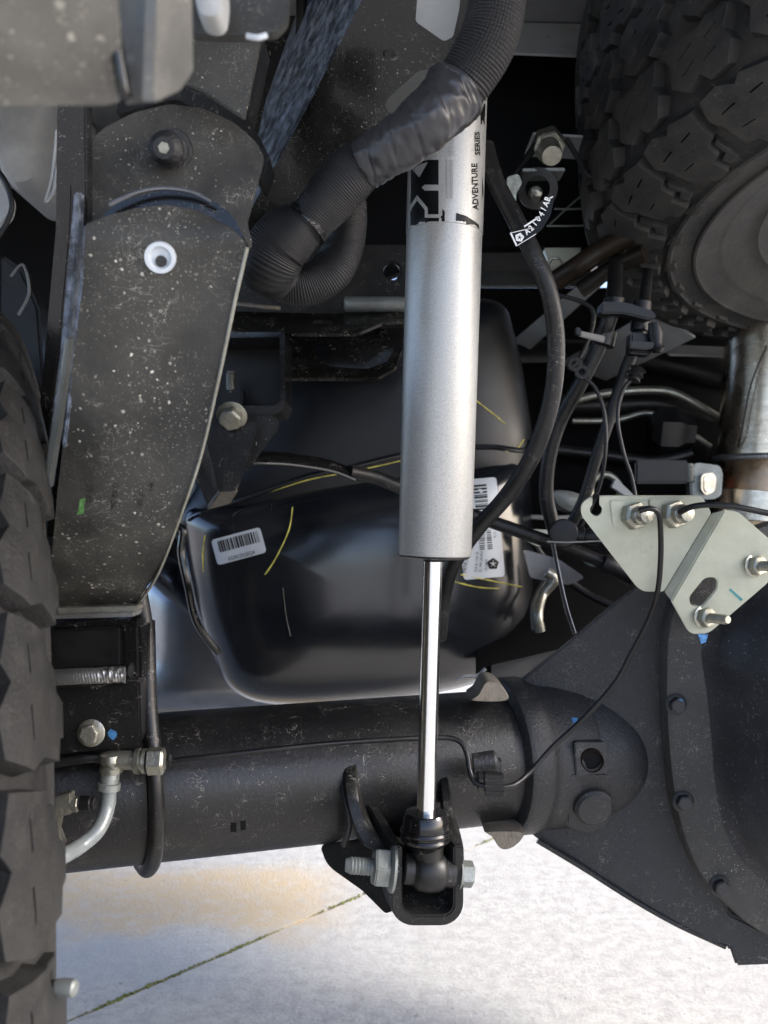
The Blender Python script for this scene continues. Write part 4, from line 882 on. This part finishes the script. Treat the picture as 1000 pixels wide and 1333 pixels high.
# upper leaf, mitred web and lower leaf
upo = rc([(757, 655, 8), (770, 646, 10), (912, 646, 7), (920, 655), (926, 668, 3), (864, 770, 3), (838, 770, 8), (829, 764, 6), (756, 670, 10)], 4)
slot1 = rc([(770.5, 640), (781, 640), (781, 654), (785, 662), (781, 671), (772, 671), (768, 662), (771, 654)], 2)
slot1 = [(771.5, 648.5), (780.5, 648.5)]+[(776+8*math.cos(math.radians(t)), 664+8*math.sin(math.radians(t))) for t in range(-55, 236, 18)]
put('upper_leaf', plate(upo, pU, .003, holes=[slot1], bevel=0), PLATE, lb)
put('slot_mouth', plate([(771.5, 644), (780.5, 644), (780.5, 650), (771.5, 650)], (pU[0]+pU[1]*.0015, pU[1]), .0012, bevel=0), VOID, lb)
pF = plane3((864, 770, .7675), (926, 668, .7405), (905, 772, .745))
a1, a2 = onplane(pU, 864, 770), onplane(pU, 926, 668)
b1, b2 = V(874, 783, .7585), V(943, 664, .7335)
def quad_slab(q, th=.003, bevel=.0008):
    bm = NB(); bm.faces.new([bm.verts.new(p) for p in q]); n = (q[1]-q[0]).cross(q[2]-q[0]).normalized()
    if n.y < 0: n = -n
    return slab(bm, None, n*th, bevel)
put('folded_web', quad_slab([a1, a2, b2, b1], .003), PLATE, lb)
pD = (b1, (b2-b1).cross(V(1000, 755, .752)-b1).normalized()); pD = (pD[0], -pD[1] if pD[1].y > 0 else pD[1])
hole2 = rc([(897, 778), (918, 752), (933, 752), (934, 765), (914, 790), (900, 790)], 9)
lwo = rc([(874, 783, 2), (943, 664, 2), (963, 668, 5), (1004, 704, 4), (1004, 756, 10), (922, 826, 10), (898, 826, 10)], 4)
lwp = put('lower_leaf', plate(lwo, pD, .003, holes=[hole2], bevel=.0009), PLATE, lb)
nut = hexm(.020, .010, .0, .0, 'pipe_nut', ZINC); col_ = mesh_of(lathe(NB(), (0, 0, 0), (0, 0, 1), [(0, .0078), (.006, .0078), (.007, .0068), (.012, .0062), (.013, .003)], 24), 'nut_collar', ZINC, 40)
for x, y in ((822, 671), (873, 669)):
    p = onplane(pU, x, y); bm = plate(rc([(x-28, y-19), (x+22, y-19), (x+22, y+12), (x+14, y+16), (x+10, y+12), (x-12, y+18), (x-24, y+14)], 4), (pU[0]+pU[1]*.0022, pU[1]), .0022, bevel=.0006); put('nut_plate', bm, PLATE, lb)
    inst('pipe_nut', nut, lb, p+pU[1]*.002, (.35, -1, .05), .3); inst('nut_collar', col_, lb, p+pU[1]*.002+Vector((.35, -1, .05)).normalized()*.0095, (.35, -1, .05))
sn = hexm(.0145, .0075, .0098, .0015, 'flange_nut', ZINC); stt = studm(.0042, .022, ZINC, .0018, 'stud')
for x, y in ((915, 803), (981, 736)):
    p = onplane(pD, x, y); inst('flange_nut', sn, lb, p, (.45, -1, .02), .2); inst('stud', stt, lb, p+Vector((.45, -1, .02)).normalized()*.006, (.45, -1, .02))
LT_ = bvh([lwp])
put('teal_marker_line', decal(fill2d([(949, 768), (951, 766), (967, 780), (965, 783)]), LT_, .0004), TEAL, lb)
put('blue_paint_dab', plate([(909, 826), (922, 826), (919, 836), (913, 838)], flatp(.766), .002, bevel=0), BLUE, lb)
b2_ = thing('brake_pipe', 'short black brake pipe leaving the pale bracket toward the right edge', 'brake pipe', V(940, 660, .71))
put('pipe', ptube([(885, 667, .722), (900, 660, .712), (925, 657, .705), (960, 660, .70), (1000, 668, .70), (1060, 678, .70)], 4, seg=12), DARK, b2_)

# ================================================================== EXHAUST PIPE
ex_ = thing('exhaust_pipe', 'heat stained stainless exhaust pipe with a weld ring at the right edge', 'exhaust pipe', V(985, 700, 1.25))
E0, E1 = V(985, 680, 1.27), V(1008, 440, 1.27); EL = (E1-E0).length; ea = (E1-E0).normalized()
put('lower_pipe', lathe(NB(), E0-ea*.04, E1, [(0, .067), (.04, .070), (.1, .066), (.128, .060)], 64), BURNT, ex_)
put('upper_pipe', lathe(NB(), E0+ea*.086, E1, [(0, .0595), (.065, .0615), (.16, .064), (.29, .066), (.4, .066)], 64), STAIN, ex_)
P = resample([E0+ea*.088+(Vector((math.cos(t), 0, 0))+ea.cross(Vector((1, 0, 0))).normalized()*math.sin(t))*.0612 for t in [k*math.pi*2/90 for k in range(91)]], .0007)
put('weld_ring', tube(NB(), P, lambda s, a: .0045+.0006*abs(math.sin(s*900)), 10), WELD, ex_, 60)
put('clamp_band', lathe(NB(), E0+ea*.0, E1, [(0, .0715), (.001, .074), (.04, .073), (.041, .071)], 64), STAIN, ex_)
put('clamp_band', lathe(NB(), E0-ea*.060, E1, [(0, .073), (.001, .077), (.04, .075), (.041, .073)], 64), PLATE, ex_)
put('clamp_ear', plate(rc([(897, 610), (908, 602), (938, 606), (942, 616), (940, 645), (930, 650), (900, 650)], 5), flatp(1.19), .02, bevel=.002), ZINCG, ex_)
put('clamp_pad', plate(rc([(914, 617), (930, 615), (934, 622), (932, 640), (920, 645), (914, 638)], 6), flatp(1.18), .013, bevel=.003), STAIN, ex_)
inst('clamp_bolt', studm(.008, .024, ZINCG, None, 'clamp_bolt'), ex_, V(897, 628, 1.19), (0, .1, 1))
put('red_tag', plate([(893, 603), (899, 606), (899, 620), (893, 616)], flatp(1.23), .004, bevel=0), RED, label='small red plastic tag beside the exhaust clamp', cat='tag')
put('pipe_seam', tube(NB(), spline([V(998, 450, 1.206), V(978, 500, 1.215), (V(966, 560, 1.222)), V(961, 582, 1.232)], 6), .0012, 6), DARK, ex_)

# ================================================================== HOSES AND WIRING ON THE RIGHT
hz = thing('breather_hose', 'long thick black breather hose curving from the shock top past its right side', 'hose', V(650, 760, .80))
hp = [(632, 190, .76), (645, 235, .75), (668, 280, .74), (694, 330, .73), (716, 385, .73), (724, 450, .74), (718, 520, .75), (695, 590, .77), (660, 645, .80), (620, 690, .82), (590, 735, .84), (578, 775, .86), (572, 830, .88)]
bhose = put('hose', tube(NB(), spline([V(*p) for p in hp], 10), .0072, 20), RUBBER, hz)
tg = plane3((672, 305, .725), (700, 285, .73), (718, 250, .735))
tag_o = rc([(664, 303, 0), (694, 296, 0), (700, 286), (708, 276), (715, 262), (721, 250), (721, 262), (717, 280), (706, 298), (698, 305), (672, 321, 0)], 3)
tg_ = (V(690, 295, .718), Vector((0, -1, 0)))
put('paper_tag', plate(tag_o, tg_, .0006, bevel=0), INK, hz, label='black tag printed with white part number')
tp = (tg_[0]+tg_[1]*.0008, tg_[1])
def onp(bm, pl):
    for v in bm.verts: v.co = onplane(pl, v.co.x, v.co.y)
    return bm
prs = []
import itertools
cur = [(686, 306, 38), (692, 301, 40), (697, 295, 48), (702, 289, 52), (706.5, 282.5, 56), (709.5, 276, 60), (712.5, 269.5, 64), (715, 263, 66)]
for ch, (x, y, a) in zip('A21041AB', cur): prs.append(text2d(ch, (x, y), a, 7.5, .85, True))
prs.append(fill2d([(664, 304), (666, 303), (674, 320), (672, 321)])); prs.append(fill2d([(664, 303), (694, 296), (694, 297), (664, 304)])); prs.append(fill2d([(672, 321), (698, 305), (698, 304), (672, 320)]))
prs.append(fill2d([(682, 294), (702, 281), (703, 283), (683, 296)])); prs.append(fill2d([(714, 258), (720, 255), (720, 257), (714, 260)]))
prs.append(fill2d([(676.5+6.2*math.cos(math.radians(-80+72*k)), 309+6.2*math.sin(math.radians(-80+72*k))) for k in range(5)], [[(676.5+(4.6 if k % 2 == 0 else 1.0)*math.cos(math.radians(-80+36*k)), 309+(4.6 if k % 2 == 0 else 1.0)*math.sin(math.radians(-80+36*k))) for k in range(10)]]))
put('tag_print', onp(join(prs), tp), WHITE, hz, smooth=0)

def wire(name, label, pts, r, m=RUBBER, cat='wire', seg=10): return put(name, ptube(pts, r, seg=seg), m, label=label, cat=cat)
wire('heater_hose', 'grey black hose from behind the spare tyre down past the first zip clip', [(808, 280, 1.25), (802, 345, 1.02), (797, 400, .93), (780, 450, .94), (755, 500, .95), (728, 550, .97), (714, 600, .98), (712, 650, .99), (725, 700, 1.0)], 9.5, RUBBER, 'hose', 16)
wire('vent_hose', 'second grey black hose right of the first, running to the pale bracket corner', [(848, 320, 1.2), (840, 380, .98), (834, 430, .93), (815, 480, .94), (795, 540, .95), (775, 600, .96), (760, 650, .97), (740, 690, .98)], 7.5, RUBBER, 'hose', 16)
wire('sensor_wire', 'thin black wire hanging from the left grommet between the two hoses', [(757, 489, .93), (775, 505, .93), (787, 540, .93), (788, 590, .93), (778, 640, .94), (752, 692, .95), (733, 700, .96)], 2.6)
wire('sensor_wire', 'thin black wire hanging from the right grommet to the pale bracket', [(826, 490, .92), (810, 510, .92), (804, 545, .92), (812, 590, .92), (822, 620, .92), (828, 650, .92)], 2.6)
wire('earth_wire', 'thin black wire dropping straight onto the differential housing', [(720, 708, .93), (728, 750, .92), (737, 790, .91), (748, 825, .90)], 2.8, GLOSS)
wire('loop_wire', 'thin black looping wire across the pale floor ribs', [(722, 383, 1.0), (755, 392, 1.0), (772, 405, 1.0), (770, 430, 1.0), (755, 465, 1.0), (740, 480, 1.0)], 3)
wire('cross_wire', 'thin pale wire laid level beneath the left grommet', [(712, 705, .94), (740, 706, .94), (785, 704, .94)], 1.2, ZINCG)
wire('brown_hose', 'upper brown black hose reaching behind the spare tyre', [(725, 365, 1.05), (755, 345, 1.03), (785, 325, 1.02), (830, 300, 1.0)], 14, mat('brown_rubber', (.018, .012, .007), .4), 'hose', 18)
wire('brown_hose', 'lower brown black hose, second below the spare tyre edge', [(755, 378, 1.04), (780, 360, 1.03), (805, 345, 1.02), (840, 330, 1.0)], 11, mat('brown_rubber_dark', (.012, .009, .006), .4), 'hose', 18)
# clips
for lab, c, ang, s in (('upper', (800, 397), 5, 34), ('right upper', (845, 392), 8, 22)):
    pass
cl = thing('hose_clip', 'black double hose clip joining the two hoses just under the spare tyre', 'clip', V(820, 400, .9))
put('clip_bar', plate(rc([(784, 392), (815, 393), (850, 404), (856, 412), (845, 416), (812, 408), (782, 408)], 4), flatp(.905), .02, bevel=.002), DARK, cl)
put('clip_ring', lathe(NB(), V(800, 388, .93), V(798, 420, .93), [(0, .0095), (.001, .0105), (.015, .0105), (.016, .0095)], 24), DARK, cl)
put('clip_ring', lathe(NB(), V(836, 392, .93), V(833, 425, .93), [(0, .0085), (.001, .0095), (.03, .0095), (.031, .0085)], 24), DARK, cl)
cl2 = thing('hose_clip', 'pale cable tie clip on the left hose below the double clip', 'clip', V(780, 438, .9))
put('tie_strap', plate([(754, 430), (788, 437), (787, 446), (753, 437)], flatp(.905), .004, bevel=.001), mat('pale_clip', (.22, .21, .19), .5), cl2)
put('tie_block', plate([(750, 425), (757, 427), (757, 437), (750, 435)], flatp(.90), .008, bevel=.001), DARK, cl2)
put('clip_ring', lathe(NB(), V(790, 430, .935), V(784, 455, .935), [(0, .0095), (.001, .011), (.016, .011), (.017, .0095)], 24), RUBBER, cl2)
cl3 = thing('hose_clip', 'dark clip with a side arm on the right hose below the double clip', 'clip', V(840, 450, .9))
put('clip_arm', plate(rc([(820, 443), (862, 446), (864, 452), (840, 455), (820, 453)], 3), flatp(.905), .01, bevel=.001), RUBBER, cl3)
put('clip_block', plate(rc([(822, 432), (850, 434), (848, 462), (820, 460)], 4), flatp(.915), .02, bevel=.002), DARK, cl3)
put('clip_knob', lathe(NB(), V(852, 420, .91), V(856, 460, .91), [(0, .006), (.012, .0075), (.02, .006), (.026, .0075), (.03, .004)], 16), DARK, cl3)
for lab, x, y in (('grommet ring at the top of the left hanging wire', 757, 485), ('small grommet behind the left hose, open like a hook', 748, 475)):
    put('grommet', lathe(NB(), V(x, y, .93)-Vector((0, .004, 0)), V(x, y, 2), [(0, .0035), (0, .007), (.006, .008), (.010, .0065), (.010, .0035)], 24, close=True), RUBBER, label='black rubber '+lab, cat='grommet')
put('grommet', lathe(NB(), V(832, 478, .92), V(822, 498, .92), [(0, .005), (.002, .0085), (.005, .006), (.008, .0085), (.011, .006), (.014, .008), (.016, .004)], 24), RUBBER, label='black ribbed rubber grommet on the right hanging wire', cat='grommet')
put('grommet', lathe(NB(), V(732, 694, .95)-Vector((0, .008, 0)), V(732, 694, 2), [(0, .0055), (.001, .0135), (.004, .015), (.01, .0135), (.012, .009)], 28), RUBBER, label='large round black grommet left of the pale bracket', cat='grommet')
put('connector', lathe(NB(), V(748, 696, .95), V(790, 700, .95), [(0, .008), (.008, .010), (.010, .007), (.016, .0095), (.024, .0095), (.026, .006), (.04, .006)], 24), DARK, label='black ribbed connector next to the large grommet', cat='connector')
# far pipes and dark masses
wire('coolant_pipe', 'upper bright steel pipe far behind the wiring', [(745, 522, 1.35), (790, 512, 1.35), (850, 508, 1.35), (885, 515, 1.35), (942, 548, 1.35)], 5.5, ZINC, 'pipe', 14)
wire('coolant_pipe', 'lower bright steel pipe far behind the wiring', [(745, 548, 1.34), (800, 547, 1.34), (840, 538, 1.34), (870, 546, 1.34), (925, 582, 1.34)], 4, ZINC, 'pipe', 14)
wire('large_duct', 'fat glossy black duct far behind the hoses', [(640, 470, 1.5), (760, 468, 1.5), (850, 470, 1.48), (960, 500, 1.45)], 26, DARK, 'duct', 24)
wire('large_duct', 'lower glossy black duct beneath the bright pipe', [(720, 528, 1.4), (800, 528, 1.4), (870, 528, 1.4), (940, 560, 1.4)], 14, DARK, 'duct', 24)
put('shaft_joint', lathe(NB(), V(845, 560, 1.3), V(905, 562, 1.3), [(0, .02), (.01, .034), (.035, .034), (.045, .026), (.06, .024)], 6), DARK, label='faceted black joint hanging below the bright pipes', cat='joint')
put('u_clamp', ptube([(768, 650, 1.2), (772, 625, 1.2), (790, 618, 1.2), (805, 630, 1.2), (808, 650, 1.2)], 5, seg=12), ZINC, label='bright U shaped clamp just above the pale bracket', cat='clamp')
put('steel_link', plate([(802, 622), (826, 645), (820, 650), (796, 634)], flatp(1.15), .01), BEDL, label='pale flat steel link above the pale bracket', cat='link')
wire('bent_steel_pipe', 'bent bright steel pipe between the fuel tank and the differential', [(712, 745, 1.12), (722, 755, 1.12), (706, 775, 1.12), (700, 800, 1.1), (703, 822, 1.1)], 7, ZINC, 'pipe', 14)
wire('bent_steel_pipe', 'second thin bright pipe just left of the bent pipe', [(722, 738, 1.15), (704, 765, 1.15), (694, 790, 1.13), (695, 820, 1.12)], 3.5, ZINCG, 'pipe', 12)
put('far_casting', plate(rc([(678, 688), (720, 690), (735, 702), (700, 712), (678, 700)], 5), flatp(1.12), .01, bevel=.003), PLATE, label='small pale casting seen beside the fuel tank edge', cat='casting')
put('far_casting', plate(rc([(682, 715), (728, 728), (762, 752), (740, 762), (690, 752)], 6), flatp(1.12), .01, bevel=.003), SHIELD, label='grey casting under the rubber tube beside the fuel tank', cat='casting')
put('far_casting', pillow([(715, 640), (745, 640), (770, 655), (750, 668), (725, 660)], 1.15, [(.4, 1.13), (.9, 1.135), (1, 1.15), (1, 1.17)], 4), ZINCG, label='dull grey casting between the two hoses', cat='casting')
wire('far_rail', 'thin level steel rail beside the fuel tank', [(676, 672, 1.2), (720, 674, 1.2), (760, 672, 1.2)], 3, BEDL, 'rail')
put('far_shield', plate([(640, 845), (760, 815), (800, 880), (640, 900)], plane3((640, 880, 1.05), (760, 820, 1.3), (640, 845, 1.3)), .004), BEDP, label='dull grey sheet behind the differential web', cat='sheet')
wire('small_hook', 'small pale hooked wire above the axle collar', [(594, 886, .98), (604, 881, .98), (622, 879, .98), (632, 870, .98)], 2.4, BEDL, 'hook')
# spring bolt cluster at the upper right of the shock
uc = thing('cab_mount', 'dark mount with a large zinc nut in the black bay between shock and spare tyre', 'mount', V(715, 240, .98))
put('top_edge', plate([(694, 172), (772, 177), (772, 180), (696, 176)], flatp(1.0), .06, bevel=0), BEDL, uc)
inst('flange_nut', hexm(.032, .021, 0, 0, 'flange_nut', ZINC), uc, V(713, 185, 1.0), (0, -.75, -.65), .3)
inst('bolt_end', studm(.0115, .034, ZINC, .004, 'bolt_end', .9), uc, V(713, 188, .99), (0, -.75, -.65))
put('shelf', plate([(680, 219), (735, 218), (736, 222), (681, 223)], flatp(.97), .03, bevel=.0005), ZINCG, uc)
put('mount_arm', ptube([(655, 262, .98), (668, 232, .98), (690, 200, .99), (700, 185, 1.0)], 5, seg=10), RUBBER, uc)
put('mount_arm', ptube([(737, 180, .98), (752, 205, .98), (766, 228, .98), (790, 235, .98)], 3.5, seg=10), RUBBER, uc)
put('cup', lathe(NB(), V(697, 252, .99)-Vector((0, .015, 0)), V(697, 252, 2), [(0, .013), (.001, .021), (.02, .022), (.02, .013)], 28, close=True), RUBBER, uc)
put('clip_block', plate(rc([(660, 230), (675, 226), (680, 238), (672, 252), (672, 264), (660, 252)], 4), flatp(.965), .015, bevel=.002), ZINC, uc)
put('bright_pin', pillow([(690, 246), (700, 244), (706, 252), (702, 258), (694, 256)], .965, [(.4, .958), (.9, .96), (1, .966), (1, .98)], 4), ZINC, uc)
for pts in ([(722, 272, 1.1), (750, 272, 1.1), (790, 270, 1.1)], [(716, 292, 1.1), (745, 265, 1.1), (775, 240, 1.1)], [(712, 294, 1.1), (750, 294, 1.1), (800, 292, 1.1)]):
    put('stay', ptube(pts, 1.2, seg=6), ZINCG, uc)
put('pale_fitting', plate(rc([(708, 322), (758, 322), (750, 338), (728, 350), (716, 344)], 4), flatp(1.12), .02, bevel=.002), PLATE, label='pale fitting under the black bay beside the curved hose', cat='fitting')

# ---- more of the clutter in the dark bays
wire('thin_hose', 'thin black hose low behind the rubber tube next to the fuel tank', [(690, 700, 1.13), (715, 735, 1.13), (760, 770, 1.13), (800, 790, 1.12)], 5, DARK, 'hose')
wire('thin_hose', 'thin grey hose looping under the large grommet', [(745, 712, 1.0), (770, 735, 1.0), (800, 728, 1.0), (830, 740, 1.0)], 3, ZINCG, 'hose')
wire('wiring_loom', 'black wiring loom running level beneath the bright pipes', [(720, 585, 1.3), (780, 592, 1.3), (850, 600, 1.3), (900, 590, 1.3)], 7, DARK, 'loom', 14)
put('plastic_connector', bevel_all(box(NB(), V(858, 615, 1.2), (.07, .03, .03)), .003), DARK, label='small black box shaped connector under the faceted joint', cat='connector')
put('frame_bolt', lathe(NB(), V(507, 70, .66), V(507, 70, 2), [(0, .004), (-.0005, .006), (.004, .0065)], 20), RAIL, fr_)
put('rail_scar', decal(fill2d([(404, 150), (425, 128), (436, 133), (432, 150), (415, 180), (405, 195)]), RT, .0004), RAIL, fr_)
tw = thing('small_bolt', 'small hex bolt head on the pale flange left of the curved black hose', 'bolt', V(712, 322, 1.1))
inst('bolt_head', hexm(.014, .009, .010, .0015, 'bolt_head', ZINC), tw, V(722, 345, 1.09), (0, -1, -.3))
